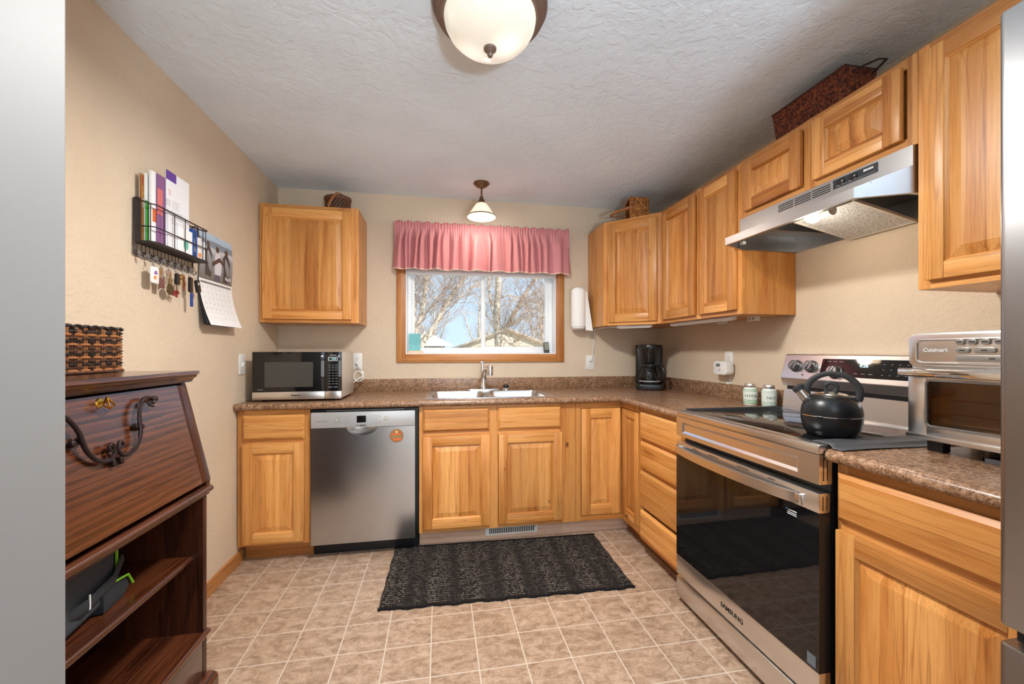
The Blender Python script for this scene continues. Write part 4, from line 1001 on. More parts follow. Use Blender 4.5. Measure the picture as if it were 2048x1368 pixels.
# round basket on the left wall cabinet
R0 = thing('lidded_basket', 'small round dark woven basket with strap handle on the left wall cabinet', 'basket', (.440, -.165, 2.1525))
b = B(splint, splint_g)
b.lathe([(0, 0.001), (.074, 0.001), (.078, .09), (.0, .092)], seg=36, mat=1, sy=.8)
for d_ in (1, -1):
    for k in range(20):
        pts = [( (.0775+.004*t/8)*cos(2*pi*k/20+d_*.62*t/8*1.3), .8*(.0775+.004*t/8)*sin(2*pi*k/20+d_*.62*t/8*1.3), .004+.092*t/8) for t in range(9)]
        b.tube(pts, .0042, 5)
for z, r, t_ in ((.006, .079, .006), (.098, .084, .007)): b.lathe([(r-t_*.4, z-t_), (r+t_*.5, z-t_), (r+t_*.5, z+t_), (r-t_*.4, z+t_)], seg=36, sy=.8)
b.build('body', None, R0, smooth=30)
B(splint).lathe([(.088, .102), (.090, .108), (.086, .116), (.06, .126), (.03, .131), (0, .132)], seg=36, sy=.8).build('lid', None, R0)
B(hoop_m).tube([(-.045, -.074, .030), (-.030, -.078, .065), (-.008, -.078, .10), (.010, -.066, .126), (.02, -.04, .137), (.03, .0, .139)], .009, 8, flat=.3, up=(0, -1, .4)).build('handle', None, R0)
# hoop basket lying on its side on the corner wall cabinet
R1 = thing('splint_basket', 'small tan splint basket with hoop handle lying on its side on the corner cabinet', 'basket', (2.585, -.40, 2.1525), rad(-14))
b = B(tan_weave); l0, l1, wy, hz = -.105, .025, .075, .155
# opening towards -x
b.prism([(l0, 0), (l1, .010), (l1, hz-.010), (l0, hz)], 'y', -wy, -wy+.004); b.prism([(l0, 0), (l1, .010), (l1, hz-.010), (l0, hz)], 'y', wy-.004, wy)
b.box(l1-.004, l1, -wy, wy, .010, hz-.010); b.prism([(l0, 0), (l1, .010), (l1, .014), (l0, .004)], 'y', -wy, wy); b.prism([(l0, hz-.004), (l1, hz-.014), (l1, hz-.010), (l0, hz)], 'y', -wy, wy)
b.build('body', None, R1, smooth=0)
B(hoop_m).tube([(l0, -wy, .003), (l0, wy, .003), (l0, wy, hz-.003), (l0, -wy, hz-.003)], .006, 6, closed=True).build('rim', None, R1)
B(hoop_m).tube([(l0+.03, -wy-.004, .075), (l0, -wy-.004, .075)]+[(l0-.125*sin(a*pi/14), -(wy+.004)*cos(a*pi/14), .075-.03*sin(a*pi/14)) for a in range(1, 14)]+[(l0, wy+.004, .075), (l0+.03, wy+.004, .075)], .010, 8, flat=.25).build('hoop_handle', None, R1)
# big rush basket above the hood
R2 = thing('rush_basket', 'long red-brown woven basket on top of the cabinet above the hood', 'basket', (2.655, -1.488, 2.1565), -pi/2)
def flare(x0, x1, y0, y1, z, e): return [(x0-e, y0-e, z), (x1+e, y0-e, z), (x1+e, y1+e, z), (x0-e, y1+e, z)]
b = B(red_rush); lo = flare(.018, .336, .012, .132, 0.001, 0); hi = flare(.018, .336, .012, .132, .148, .014); li = flare(.024, .330, .018, .126, .148, .010); lb = flare(.026, .328, .020, .124, .008, 0)
for A, C in ((lo, hi), (hi, li), (li, lb)):
    for k in range(4): b.quad(A[k], A[(k+1) % 4], C[(k+1) % 4], C[k])
b.quad(*lo); b.quad(*lb)
b.build('body', None, R2, smooth=0)
B(flat('rush_rim', L(60, 30, 24), .6)).tube([(x, y, z) for x, y, z in flare(.018, .336, .012, .132, .148, .013)], .005, 6, closed=True).build('rim', None, R2)
B(wire_m).tube([(.345, .03, .130), (.375, .045, .132), (.415, .07, .134), (.42, .10, .134), (.345, .125, .130)], .004, 7).build('handle', None, R2)

# basket on the secretary desk, real over-and-under weave
def rattan():
    o = thing('rattan_basket', 'black and brown woven rattan basket on top of the dark secretary desk', 'basket', (.022, -1.992, 1.1482))
    DX, DY, HZ = .140, .300, .134
    mats = [flat('rattan_black', L(34, 30, 30), .22), flat('rattan_dark', L(74, 48, 34), .22), flat('rattan_tan', L(156, 100, 60), .25)]
    per = 2*(DX+DY); ns = 44
    def at(s_, off):
        s_ %= per
        for ln, a, c, n in ((DY, (DX, 0), (DX, DY), (1, 0)), (DX, (DX, DY), (0, DY), (0, 1)), (DY, (0, DY), (0, 0), (-1, 0)), (DX, (0, 0), (DX, 0), (0, -1))):
            if s_ <= ln:
                t = s_/ln; return (a[0]+(c[0]-a[0])*t+n[0]*off, a[1]+(c[1]-a[1])*t+n[1]*off)
            s_ -= ln
    b = B(*mats); rows = 13; rn = random.Random(8)
    for r in range(rows):
        z = .010+r*(HZ-.018)/rows; pts = []; m_ = 180
        for k in range(m_):
            s_ = per*k/m_; ph = s_/per*ns*pi+(pi if r % 2 else 0)
            x, y = at(s_, .0045*sin(ph)); pts.append((x, y, z))
        b.tube(pts, .0041, 6, closed=True, mat=2 if r in (0, 4, 8, 11) else (1 if rn.random() < .4 else 0))
    b.build('weavers', None, o)
    b = B(*mats)
    for k in range(ns):
        s_ = per*(k+.5)/ns
        for d_ in (-.0035, .0035):
            x, y = at(s_+d_, 0); b.tube([(x, y, .004), (x, y, HZ-.006)], .0021, 5, mat=2 if k % 3 else 1)
    b.build('stakes', None, o)
    b = B(mats[0]); pts = [(*at(per*k/160, .003*sin(k*1.2)), HZ-.004+.0025*cos(k*1.2)) for k in range(160)]; b.tube(pts, .0050, 6, closed=True)
    b.build('rim', None, o)
    b = B(mats[1]); pts = [(*at(per*k/160, .004+.002*sin(k*1.2)), .0045) for k in range(160)]; b.tube(pts, .0042, 6, closed=True); b.box(.004, DX-.004, .004, DY-.004, .001, .004)
    b.build('base', None, o)
rattan()

# ------------------------------------------------------------------ secretary desk
K = thing('secretary_desk', 'dark oak drop-front secretary desk with open shelves against the left wall', 'desk', (.39, -2.36, 0), pi/2)
w, d = .71, .385
b = B(desk_x)
prof = [(.040, 1.1475), (.039, 1.138), (.046, 1.134), (.048, 1.128), (.056, 1.122), (.062, 1.112), (.078, 1.108), (d, 1.108), (d, 1.1475)]
b.prism(prof, 'x', -.008, w+.008, 0); b.build('cornice_top', None, K, smooth=0)
b = B(desk_z)
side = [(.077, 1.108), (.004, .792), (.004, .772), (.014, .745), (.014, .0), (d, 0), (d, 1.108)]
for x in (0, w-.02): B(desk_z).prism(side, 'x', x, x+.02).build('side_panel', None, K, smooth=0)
B(desk_x).box(.02, w-.02, d-.012, d, .02, 1.108).build('back_panel', None, K, smooth=0)
# sloping fall front with breadboard ends
th = math.atan2(.074, .316); Lf = .3245
b = B(desk_x, desk_z); b.box(.048, w-.048, 0, .018, .0, Lf-.004, 0, .0).box(.002, .0475, -.0006, .018, 0, Lf-.004, 1, .0015).box(w-.0475, w-.002, -.0006, .018, 0, Lf-.004, 1, .0015)
fr = b.build('drop_front', None, K, (0, .0005, .792), (-th, 0, 0), smooth=30)
HR = [(-1.8428, .0556), (-1.8621, .0489), (-1.8529, .0383), (-1.8374, .0483), (-1.8343, .0325), (-1.859, .0256), (-1.883, .0344), (-1.8981, .0554), (-1.9094, .0802), (-1.9112, .1064), (-1.92, .131), (-1.9432, .1554), (-1.972, .162), (-1.9925, .1534), (-1.9960, .1386), (-1.9890, .1224), (-1.9778, .1269), (-1.9781, .1393), (-1.9880, .1400)]
def smoothp(p, n=3):
    for _ in range(n):
        o = [p[0]]
        for a, c in zip(p, p[1:]): o += [tuple(.75*x+.25*y for x, y in zip(a, c)), tuple(.25*x+.75*y for x, y in zip(a, c))]
        p = o+[p[-1]]
    return p
b = B(iron)
for sg in (1, -1):
    pts = smoothp([(w/2+sg*(s_+2.0), -.011-.006*sin(t/.16*pi), Lf-t) for s_, t in HR], 2); n = len(pts)
    b.tube(pts, [.0022+.0028*sin(pi*min(1, max(0, k/n)))**.7 for k in range(n)], 8)
    for s_, t in ((-1.8181, .0345), (-1.8969, .1016), (-1.915, .098)):
        x = w/2+sg*(s_+2.0); b.lathe([(0, -.016), (.007, -.013), (.009, -.006), (.007, 0)], (x, 0, Lf-t), 12, axis='y')
    x = w/2+sg*(-1.826+2.0); b.tube([(w/2+sg*.166, -.008, Lf-.031), (x, -.010, Lf-.034), (w/2+sg*.186, -.006, Lf-.033)], [.004, .006, .003], 8)
    for t in (.166, .172): b.lathe([(0, -.014), (.006, -.011), (.007, -.004), (.004, 0)], (w/2+sg*.012, 0, Lf-t), 12, axis='y')
b.build('scroll_pull', None, fr)
kx, kz = w/2+.006, Lf-.022
b = B(brass).lathe([(0, -.003), (.010, -.003), (.012, 0)], (kx, 0, kz), 20, axis='y').tube([(kx, 0, kz), (kx, -.016, kz)], .003, 8)
b.tube([(kx, -.018, kz+.010), (kx+.018, -.018, kz-.012), (kx, -.019, kz-.018), (kx-.018, -.018, kz-.008)], .0024, 8, closed=True).tube([(kx, -.018, kz+.012), (kx, -.018, kz-.014)], .002, 8)
b.build('key', None, fr)
b = B(desk_x)
b.tube([(-.004, .006, .762), (w+.004, .006, .762)], .011, 14).box(0, w, .006, .03, .745, .775).box(.02, w-.02, .02, d-.012, .752, .772)
b.build('front_rail', None, K, smooth=50)
for z, y in ((.530, .045), (.282, .006)):
    B(desk_x).box(.02, w-.02, y+.008, d-.012, z, z+.02).tube([(.02 if z > .5 else -.004, y+.008, z+.010), (w-.02 if z > .5 else w+.004, y+.008, z+.010)], .0105, 12).build('shelf', None, K, smooth=50)
dr = B(desk_x).box(.022, w-.022, .014, .03, .150, .278, 0, .002).build('drawer', None, K, smooth=30)
bp = flat('aged_brass', L(132, 96, 44), .35, .9)
for x in (.18, w-.15):
    b = B(bp).prism([(x-.03, .205), (x-.02, .222), (x, .228), (x+.02, .222), (x+.03, .205), (x+.018, .192), (x, .186), (x-.018, .192)], 'y', .0115, .0142)
    b.tube([(x-.024, .012, .210), (x-.024, -.006, .208), (x-.018, -.012, .192), (x, -.013, .187), (x+.018, -.012, .192), (x+.024, -.006, .208), (x+.024, .012, .210)], .0034, 8)
    b.build('drawer_pull', None, dr)
b = B(desk_x); b.prism([(-.016, .0), (-.016, .138), (-.010, .150), (.004, .156), (.016, .156), (.016, 0)], 'x', -.010, w+.010); b.box(.02, w-.02, .02, d-.012, .06, .075)
b.build('base_moulding', None, K, smooth=0)
# bag on the desk shelf
G = thing('lunch_bag', 'dark grey bag with lime green piping on the desk shelf', 'bag', (.22, -1.99, .5515), rad(8))
fab = flat('bag_fabric', L(52, 58, 66), .85); fab2 = flat('bag_fabric_dark', L(34, 38, 44), .8); lime = flat('lime_piping', L(126, 196, 40), .6)
b = B(fab); b.box(-.075, .075, -.20, .105, 0, .172, 0, .03, 4)
for v_ in b.bm.verts: v_.co += V((mnoise.noise(v_.co*18), mnoise.noise(v_.co*18+V((5, 0, 0))), mnoise.noise(v_.co*18+V((0, 7, 0)))))*.009
b.bm.verts.ensure_lookup_table()
mz = min(v_.co.z for v_ in b.bm.verts)
for v_ in b.bm.verts: v_.co.z -= mz
b.build('body', None, G, smooth=60)
B(lime).tube([(.062, .100, .03), (.070, .104, .08), (.068, .104, .15), (.050, .098, .170), (0, .096, .178), (-.05, .09, .174)], .0035, 8).build('piping', None, G)
B(fab2).tube([(.05, -.16, .055), (.088, -.05, .062), (.090, .05, .072), (.072, .125, .095)], .014, 8, flat=.22, up=(1, 0, 0)).build('strap', None, G)
B(white_ink).box(.0895, .0915, -.045, -.041, .050, .085).build('tag', None, G, smooth=0)
B(fab2, lime).prism([(.02, 0), (.105, .0), (.135, .018), (.12, .05), (.07, .062), (.02, .055)], 'x', .03, .085, 0, .004).tube([(.087, .055, .062), (.089, .115, .052), (.089, .137, .018)], .003, 7, mat=1).build('front_pocket', None, G, smooth=30)

# ------------------------------------------------------------------ wall rack with post
K = thing('mail_rack', 'dark wire mail rack with a row of key hooks on the left wall', 'rack', (.0, -1.40, 1.62), pi/2)
# local x along the wall (world +y), local -y out into the room (world +x)
w = .365; D0, D1 = -.008, -.074
b = B(wire_m)
for z in (.004, .060, .145):
    b.tube([(0, D0, z+.018 if z > .1 else z), (.0, D1+.012, z), (.012, D1, z), (w-.012, D1, z), (w, D1+.012, z), (w, D0, z+.018 if z > .1 else z)], .0024 if z < .1 else .0030, 7)
for x in (.0, .055, .12, .19, .26, .32, w): b.tube([(x, D1 if .01 < x < w-.01 else D1+.012, .004), (x, D1 if .01 < x < w-.01 else D1+.012, .145)], .0016, 6)
b.tube([(0, D0, -.045), (0, D0, .163), (w, D0, .163), (w, D0, -.045)], .0032, 7)
for x in (0, w): b.tube([(x, D0, .165), (x, D0-.02, .165), (x, D0-.02, .004)], .003, 6)
b.build('wire_frame', None, K)
B(flat('rack_mesh', L(48, 40, 40), .6)).box(0, w, D1, D0, -.003, .0015).box(-.0015, .0015, D0-.02, D0, .0, .163).build('tray', None, K, smooth=0)
b = B(wire_m)
for k in range(16): b.tube([(.012+k*.0225, D0-.002, -.03), (.012+k*.0225, D0-.002, .0)], .0012, 5)
b.tube([(0, D0-.002, -.032), (w, D0-.002, -.032)], .0026, 7).tube([(0, D0-.002, -.045), (w, D0-.002, -.045)], .0026, 7)
b.build('hook_rail', None, K)
HX = [.008, .055, .103, .150, .196, .242, .288, .334]
for x in HX:
    hk = B(hook_m).box(x-.002, x+.020, D0-.008, D0-.0045, -.046, -.026, 0, .001)
    hk.tube([(x+.005, D0-.007, -.028), (x+.005, D0-.009, -.052), (x+.005, D0-.017, -.061), (x+.005, D0-.027, -.056), (x+.005, D0-.029, -.046)], .0032, 8)
    hk.build('key_hook', None, K)
def mail(name, label, cat, x0, ln, y, ht, col, group, th=.003, lean=0.0, extra=None, z0=.0025, yaw=0.0):
    """upright item in the rack; local x along the wall"""
    o = thing(name, label, cat, (-y, -1.40+x0, 1.62+z0), pi/2, group); o.rotation_euler = (rad(lean), 0, pi/2+yaw)
    B(flat('print_%d' % len(MATS), col, .55)).box(0, ln, -th/2, th/2, 0, ht, 0, .0004).build('sheets', None, o, smooth=0)
    if extra: extra(o, th)
    return o
def patch(o, col, x0, x1, z0, z1, th, nm='print'): B(flat('print_%d' % len(MATS), col, .55)).box(x0, x1, -th/2-.0004, -th/2+.001, z0, z1).build(nm, None, o, smooth=0)
gp = 'post standing in the wire mail rack'
mail('envelope', 'brown envelope at the very back of the wire mail rack', 'envelope', .012, .21, -.0165, .262, L(186, 156, 130), gp)
mail('magazine', 'orange and red magazine near the back of the wire mail rack', 'magazine', .014, .205, -.0245, .256, L(196, 128, 46), gp, .006, 0, lambda o, t: (patch(o, L(196, 40, 36), .0, .03, .215, .25, t), patch(o, L(226, 222, 216), .0, .05, .13, .165, t)))
mail('magazine', 'green and white magazine standing in the wire mail rack', 'magazine', .014, .205, -.0335, .262, L(226, 226, 222), gp, .006, 0, lambda o, t: patch(o, L(70, 150, 60), 0, .205, .0, .16, t))
mail('folder', 'teal folder showing above the white mail in the wire rack', 'folder', .040, .19, -.0400, .284, L(74, 150, 152), gp, .002)
mail('magazine', 'thick white magazine in the middle of the wire mail rack', 'magazine', .022, .20, -.0470, .278, L(236, 236, 238), gp, .008, 0, lambda o, t: patch(o, L(206, 108, 54), .006, .03, .085, .135, t))
mail('magazine', 'purple and pink striped magazine behind the big white envelope', 'magazine', .046, .18, -.0548, .276, L(132, 88, 134), gp, .004, 0, lambda o, t: patch(o, L(206, 110, 110), .0, .03, .12, .22, t))
def env(o, t):
    patch(o, L(98, 60, 150), .0, .062, .275, .312, t); patch(o, L(206, 206, 210), .0, .026, .17, .198, t)
    for k in range(5): patch(o, L(176, 178, 184), .036, .085-.01*(k % 2), .17+k*.007, .172+k*.007, t)
    patch(o, L(226, 200, 206), .012, .03, .215, .24, t)
mail('envelope', 'big white envelope with a purple corner, tallest in the wire mail rack', 'envelope', .090, .150, -.0600, .312, L(232, 233, 238), gp, .003, 0, env)
def bill(o, t):
    for k in range(7): patch(o, L(150, 152, 158), .02, .09-.02*(k % 3), .105+k*.008, .1068+k*.008, t)
mail('letter', 'printed white letter in front of the big envelope in the wire rack', 'letter', .095, .13, -.0640, .165, L(226, 227, 232), gp, .002, 0, bill)
mail('envelope', 'small white envelope with a teal leaf shape at the front of the rack', 'envelope', .150, .10, -.0675, .105, L(238, 238, 240), gp, .002, 0, lambda o, t: B(flat('leaf_teal', L(104, 188, 168), .55)).lathe([(0, 0), (.017, 0), (.017, -.0006), (0, -.0006)], (.055, -t/2, .040), 20, axis='y', sy=1.35).build('print', None, o, smooth=0))
o = mail('box', 'narrow blue box lettered SENTRY in the wire mail rack', 'box', .255, .034, -.058, .125, L(28, 84, 160), gp, .018)
text('lettering', 'SENTRY', .017, white_ink, o, (.017, -.0094, .055), rot=(pi/2, -pi/2, 0))
mail('box', 'white and orange medicine box at the right end of the rack', 'box', .297, .028, -.055, .098, L(234, 230, 226), gp, .022, 0, lambda o, t: patch(o, L(232, 150, 90), .002, .026, .012, .03, t))
mail('box', 'slim white box beside the calendar at the right end of the rack', 'box', .330, .018, -.058, .088, L(226, 230, 236), gp, .020)
# keys
def keys(label, i, builder, nm='key_bunch', cat='keys'):
    o = thing(nm, label, cat, (.0345, -1.40+HX[i]+.005, 1.62-.0625), pi/2, 'keys on the wall rack hooks')
    B(silver).tube([(.011*sin(a*pi/8), 0, -.0085+.011*cos(a*pi/8)) for a in range(16)], .0011, 6, closed=True).build('ring', None, o)
    builder(o); return o
key_s = flat('nickel_key', (.62, .6, .56), .3, 1.0); key_b = flat('brass_key', (.60, .44, .20), .3, 1.0)
def one_key(o, x, m, ln=.05, rot=0.0, y=0.0):
    tf = M4.Translation((x, y, -.017)) @ M4.Rotation(rot, 4, 'Y')
    B(m).lathe([(0, -.001), (.011, -.001), (.011, .001), (0, .001)], (0, 0, -.010), 16, axis='y', tf=tf).box(-.004, .004, -.001, .001, -ln, -.018, tf=tf).box(.004, .006, -.001, .001, -ln+.004, -ln+.014, tf=tf).build('key', None, o, smooth=0)
def k0(o):
    b = B(white_pl).rbox(-.022, .024, -.006, -.001, -.082, -.018, 'y', .009, bev=.001).build('tag', None, o)
    B(flat('tag_purple', L(120, 60, 160), .5)).box(-.006, .014, -.0066, -.0055, -.046, -.041).box(-.002, .010, -.0066, -.0055, -.040, -.034).build('print', None, b, smooth=0)
    B(flat('tag_orange', L(226, 140, 84), .5)).lathe([(0, -.0066), (.008, -.0066), (.008, -.0056)], (0, 0, -.060), 14, axis='y').build('print', None, b, smooth=0)
    one_key(o, .004, key_s, .052, -.25, .003)
keys('white key tag with purple print, hanging leftmost on the rack', 1, k0, 'key_tag')
def k1(o):
    one_key(o, -.004, key_b, .05, .2); one_key(o, .004, key_s, .055, -.2, .003)
    B(flat('leather_fob', L(112, 70, 62), .6)).box(-.014, .014, -.003, .001, -.095, -.055, 0, .001).build('fob', None, o, smooth=30)
keys('key bunch with a brown leather fob, hanging right of the white tag', 2, k1)
def k2(o):
    one_key(o, -.008, key_s, .06, .25); one_key(o, .006, key_b, .05, -.15, .003)
    B(flat('olive_medal', L(96, 84, 50), .35, .7)).lathe([(0, -.003), (.021, -.003), (.023, 0), (.021, .002), (0, .002)], (.004, 0, -.092), 24, axis='y').build('medallion', None, o)
keys('key bunch with a round olive medallion', 3, k2)
def k3(o):
    B(black_pl).rbox(-.012, .012, -.008, .002, -.066, -.018, 'y', .008, bev=.002).build('remote', None, o)
    b = B(flat('red_beads', L(150, 44, 38), .4)); rn = random.Random(3)
    for k in range(10): b.lathe([(0, -.006), (.0055, -.002), (.0055, .002), (0, .006)], (rn.uniform(-.014, .014), rn.uniform(-.008, .006), -.104+rn.uniform(-.012, .012)), 10)
    b.build('beads', None, o); one_key(o, .008, key_s, .05, -.3, .004)
keys('dark key remote with a cluster of red beads below it', 4, k3)
def k4(o):
    one_key(o, 0, key_b, .055, .05); one_key(o, -.006, key_b, .05, .3, .003)
    B(flat('brown_cord', L(120, 60, 36), .6)).tube([(.004, -.002, -.02), (.006, -.003, -.06), (.002, -.002, -.085)], .003, 7).build('cord', None, o)
keys('brass keys with a thin brown cord', 5, k4)
def k5(o):
    B(black_pl).rbox(-.012, .012, -.009, .001, -.085, -.018, 'y', .007, bev=.002).build('remote', None, o)
    one_key(o, .010, key_b, .06, -.1, .004)
    B(flat('blue_fob', L(30, 66, 140), .45)).rbox(.002, .018, -.006, .0, -.148, -.086, 'y', .006, bev=.001).build('fob', None, o)
keys('black car remote with a long blue fob hanging lowest', 6, k5)
def k6(o):
    B(black_pl).rbox(-.014, .014, -.007, .005, -.080, -.022, 'y', .006, bev=.002, tf=M4.Rotation(rad(-16), 4, 'Y')).build('remote', None, o)
    B(silver).box(-.008, .008, -.0076, -.0065, -.045, -.034, tf=M4.Rotation(rad(-16), 4, 'Y')).build('button', None, o, smooth=0)
keys('black car remote hanging rightmost, next to the calendar', 7, k6)

# ------------------------------------------------------------------ calendar
C_ = thing('wall_calendar', 'open wall calendar with a photo of three people in the sea, above a month page', 'calendar', (0.003, -.985, 1.562), pi/2)
w = .309
def bend(z): return -.004-(.052*((-z)/.225)**1.8 if z < 0 else .006*sin(min(1, z/.232)*pi))
sea = N('calendar_sea'); P = sea.obj(); sz = sea.n('SeparateXYZ', {0: P}).outputs[2]
wv = sea.noise(sea.map(P, (12, 1, 90)), 1.0, 3, .6)
colr = sea.ramp(sea.math('ADD', sea.math('DIVIDE', sz, .232), sea.math('MULTIPLY', sea.math('SUBTRACT', wv, .5), .10)), [(.0, L(112, 104, 96)), (.25, L(134, 136, 138)), (.55, L(150, 154, 160)), (.68, L(206, 210, 214)), (.72, L(132, 146, 160)), (.84, L(120, 136, 152)), (.86, L(170, 192, 212)), (1.0, L(178, 202, 224))])
sea.p(Base_Color=colr, Roughness=.45)
b = B(sea.m); b.grid(lambda u, v: (u*w, bend(v*.232), v*.232), 6, 14); ph = b.build('photo_page', None, C_, smooth=180)
def blob(pts, col, nm='figure', off=.0012):
    q_ = B(flat('cal_%d' % len(MATS), col, .6)); q_.bm.faces.new([q_.bm.verts.new((x*w, bend(z*.232)-off, z*.232)) for x, z in pts]); return q_.build(nm, None, ph, smooth=0)
blob([(.16, .10), (.14, .45), (.17, .62), (.21, .72), (.28, .70), (.33, .58), (.34, .30), (.33, .08)], L(74, 66, 64)); blob([(.20, .70), (.19, .78), (.23, .83), (.28, .79), (.27, .70)], L(96, 70, 58))
blob([(.43, .06), (.42, .36), (.40, .50), (.45, .66), (.55, .66), (.64, .50), (.62, .28), (.60, .06)], L(214, 210, 216)); blob([(.46, .64), (.46, .74), (.50, .79), (.55, .74), (.54, .64)], L(84, 60, 50)); blob([(.43, .02), (.43, .16), (.60, .16), (.60, .02)], L(96, 92, 104), off=.0016)
blob([(.70, .04), (.70, .40), (.66, .56), (.74, .68), (.84, .66), (.90, .50), (.89, .22), (.88, .04)], L(70, 60, 60)); blob([(.74, .66), (.74, .76), (.79, .80), (.84, .75), (.83, .66)], L(90, 62, 52))
blob([(.34, .40), (.36, .32), (.56, .46), (.70, .38), (.72, .44), (.56, .56)], L(88, 64, 56), off=.0018)
text('month_name', 'April', .030, white_ink, ph, (.262, -.008, .032))
pm = flat('month_page', L(238, 238, 238), .7)
b = B(pm); b.grid(lambda u, v: (u*w, bend(-v*.225)-.0008, -v*.225), 4, 16); pg = b.build('month_page', None, C_, smooth=180)
b = B(flat('page_stack', L(70, 70, 74), .7), pm)
for k in range(3): b.grid(lambda u, v: (u*w, bend(-v*.225)*(.45+.15*k)-.0002, -v*(.224-.002*k)), 2, 12)
b.build('under_pages', None, C_, smooth=180)
gl_ = flat('calendar_lines', L(202, 204, 208), .7); b = B(gl_)
def pz(z): return (bend(-z)-.0014)
for r in range(7):
    z = .030+r*.026
    b.quad((.02, pz(z), -z), (w-.02, pz(z), -z), (w-.02, pz(z+.0009), -z-.0009), (.02, pz(z+.0009), -z-.0009))
for k in range(8):
    x = .02+k*(w-.04)/7
    for r in range(12):
        z = .030+r*.013; b.quad((x, pz(z), -z), (x+.0008, pz(z), -z), (x+.0008, pz(z+.013), -z-.013), (x, pz(z+.013), -z-.013))
for r in range(5):
    for k in range(7):
        x = .026+k*(w-.04)/7; z = .036+r*.026; b.quad((x, pz(z), -z), (x+.008, pz(z), -z), (x+.008, pz(z+.007), -z-.007), (x, pz(z+.007), -z-.007))
b.build('date_grid', None, pg, smooth=0)
b = B(mid_grey); b.quad((.012, pz(.010), -.010), (w-.012, pz(.010), -.010), (w-.012, pz(.020), -.020), (.012, pz(.020), -.020)); b.build('heading_bar', None, pg, smooth=0)
B(silver).lathe([(0, -.003), (.004, -.002), (.004, .0)], (w/2, -.006, .222), 12, axis='y').build('pin', None, C_)

# ------------------------------------------------------------------ outside
gr = N('dry_lawn'); gr.p(Base_Color=gr.ramp(gr.noise(gr.pos(), 3, 4), [(.3, L(150, 140, 108)), (.7, L(186, 176, 146))]), Roughness=1.0)
struct('ground', B().box(-40, 50, .16, 90, -1.2, -.9), gr.m)
bark_m = N('pale_bark'); nb = bark_m.noise(bark_m.map(bark_m.obj(), (1, 1, .5)), 14, 4, .7)
bark_m.p(Base_Color=bark_m.ramp(nb, [(.36, L(116, 98, 82)), (.48, L(206, 188, 166)), (.65, L(236, 224, 208))]), Roughness=.9)
twig_m = flat('twig_bark', L(192, 168, 148), .9); leaf_m = flat('dry_leaf', L(204, 172, 144), .9)
def tree(label, seed, y0, mains, twigs, leaves, name='bare_tree'):
    """mains: list of (polyline, r0, r1)"""
    rn = random.Random(seed); root = thing(name, label, 'tree', (mains[0][0][0][0], mains[0][0][0][1], -.9), group='bare trees beyond the window'); ox, oy = root.location.x, root.location.y
    T = lambda p: (p[0]-ox, p[1]-oy, p[2]+.9)
    for pl, r0, r1 in mains:
        b = B(bark_m.m); q_ = smoothp([tuple(T(p)) for p in pl], 2); n = len(q_); b.tube(q_, [r0+(r1-r0)*k/(n-1) for k in range(n)], 9); b.build('trunk' if pl is mains[0][0] else 'branch', None, root)
    b = B(twig_m); lf = B(leaf_m)
    def grow(p, d, ln, r, dep):
        pts = [V(p)]; n = 4; dd_ = V(d)
        for k in range(n):
            dd_ = (dd_+V((rn.uniform(-.25, .25), rn.uniform(-.25, .25), rn.uniform(-.10, .22)))).normalized(); pts.append(pts[-1]+dd_*ln/n)
        b.tube(pts, [r*(1-.65*k/n) for k in range(n+1)], 4 if r > .006 else 3, caps=False)
        if dep > 0:
            for k in range(rn.randint(3, 5)):
                i = rn.randint(1, n); s_ = 1 if rn.random() < .5 else -1
                e = (dd_+V((s_*rn.uniform(.3, 1.0), rn.uniform(-.6, .6), rn.uniform(-.2, .7)))).normalized(); grow(pts[i], e, ln*rn.uniform(.4, .7), r*.55, dep-1)
        elif rn.random() < leaves:
            for k in range(2):
                c = pts[-1]+V((rn.uniform(-.06, .06), rn.uniform(-.06, .06), rn.uniform(-.06, .06))); e = V((rn.uniform(-1, 1), rn.uniform(-1, 1), rn.uniform(-1, 1))).normalized()*.010; f = e.orthogonal()
                lf.quad(c-e-f, c+e-f, c+e+f, c-e+f)
    for pl, r0, r1 in mains:
        P_ = [V(T(p)) for p in pl]
        for k in range(int(twigs*len(pl)/4)):
            i = rn.randint(0 if len(pl) < 4 else 1, len(P_)-2); t = rn.random(); p = P_[i].lerp(P_[i+1], t); d = (P_[i+1]-P_[i]).normalized()
            s_ = 1 if rn.random() < .5 else -1
            e = (d*.8+V((s_*rn.uniform(.3, 1.1), rn.uniform(-.7, .7), rn.uniform(-.3, .6)))).normalized(); grow(p, e, rn.uniform(.6, 1.4), .010, 2)
    o = b.build('twigs', None, root, smooth=0); o['kind'] = 'stuff'
    if lf.bm.faces: o = lf.build('dry_leaves', None, root, smooth=0); o['kind'] = 'stuff'
    else: lf.bm.free()
    return root
y = 9
tree('bare pale-barked tree forking low, seen in the left window pane', 5, y, [
    ([(.50, y, -.9), (.45, y, .6), (.40, y, 1.6), (.395, y, 1.9), (.385, y, 2.85), (.384, y, 3.5), (.36, y, 5.0)], .10, .055),
    ([(.42, y, 1.45), (.467, y, 1.86), (.613, y, 2.22), (.696, y, 2.76), (.749, y, 3.19), (.78, y, 3.51), (.90, y, 4.6)], .075, .05),
    ([(.50, y, 1.0), (.634, y, 1.45), (.822, y, 1.69), (1.032, y, 2.01), (1.244, y, 2.45), (1.5, y, 2.84), (1.715, y, 3.19), (1.91, y, 3.53), (2.5, y, 4.5)], .095, .05),
    ([(.60, y, 2.15), (.675, y+.1, 2.22), (.948, y+.2, 2.61), (1.5, y+.4, 3.36), (1.8, y+.5, 4.0)], .03, .02),
    ([(1.28, y, 2.45), (1.7, y-.1, 2.75), (2.15, y-.2, 3.2)], .03, .012)], 24, .2)
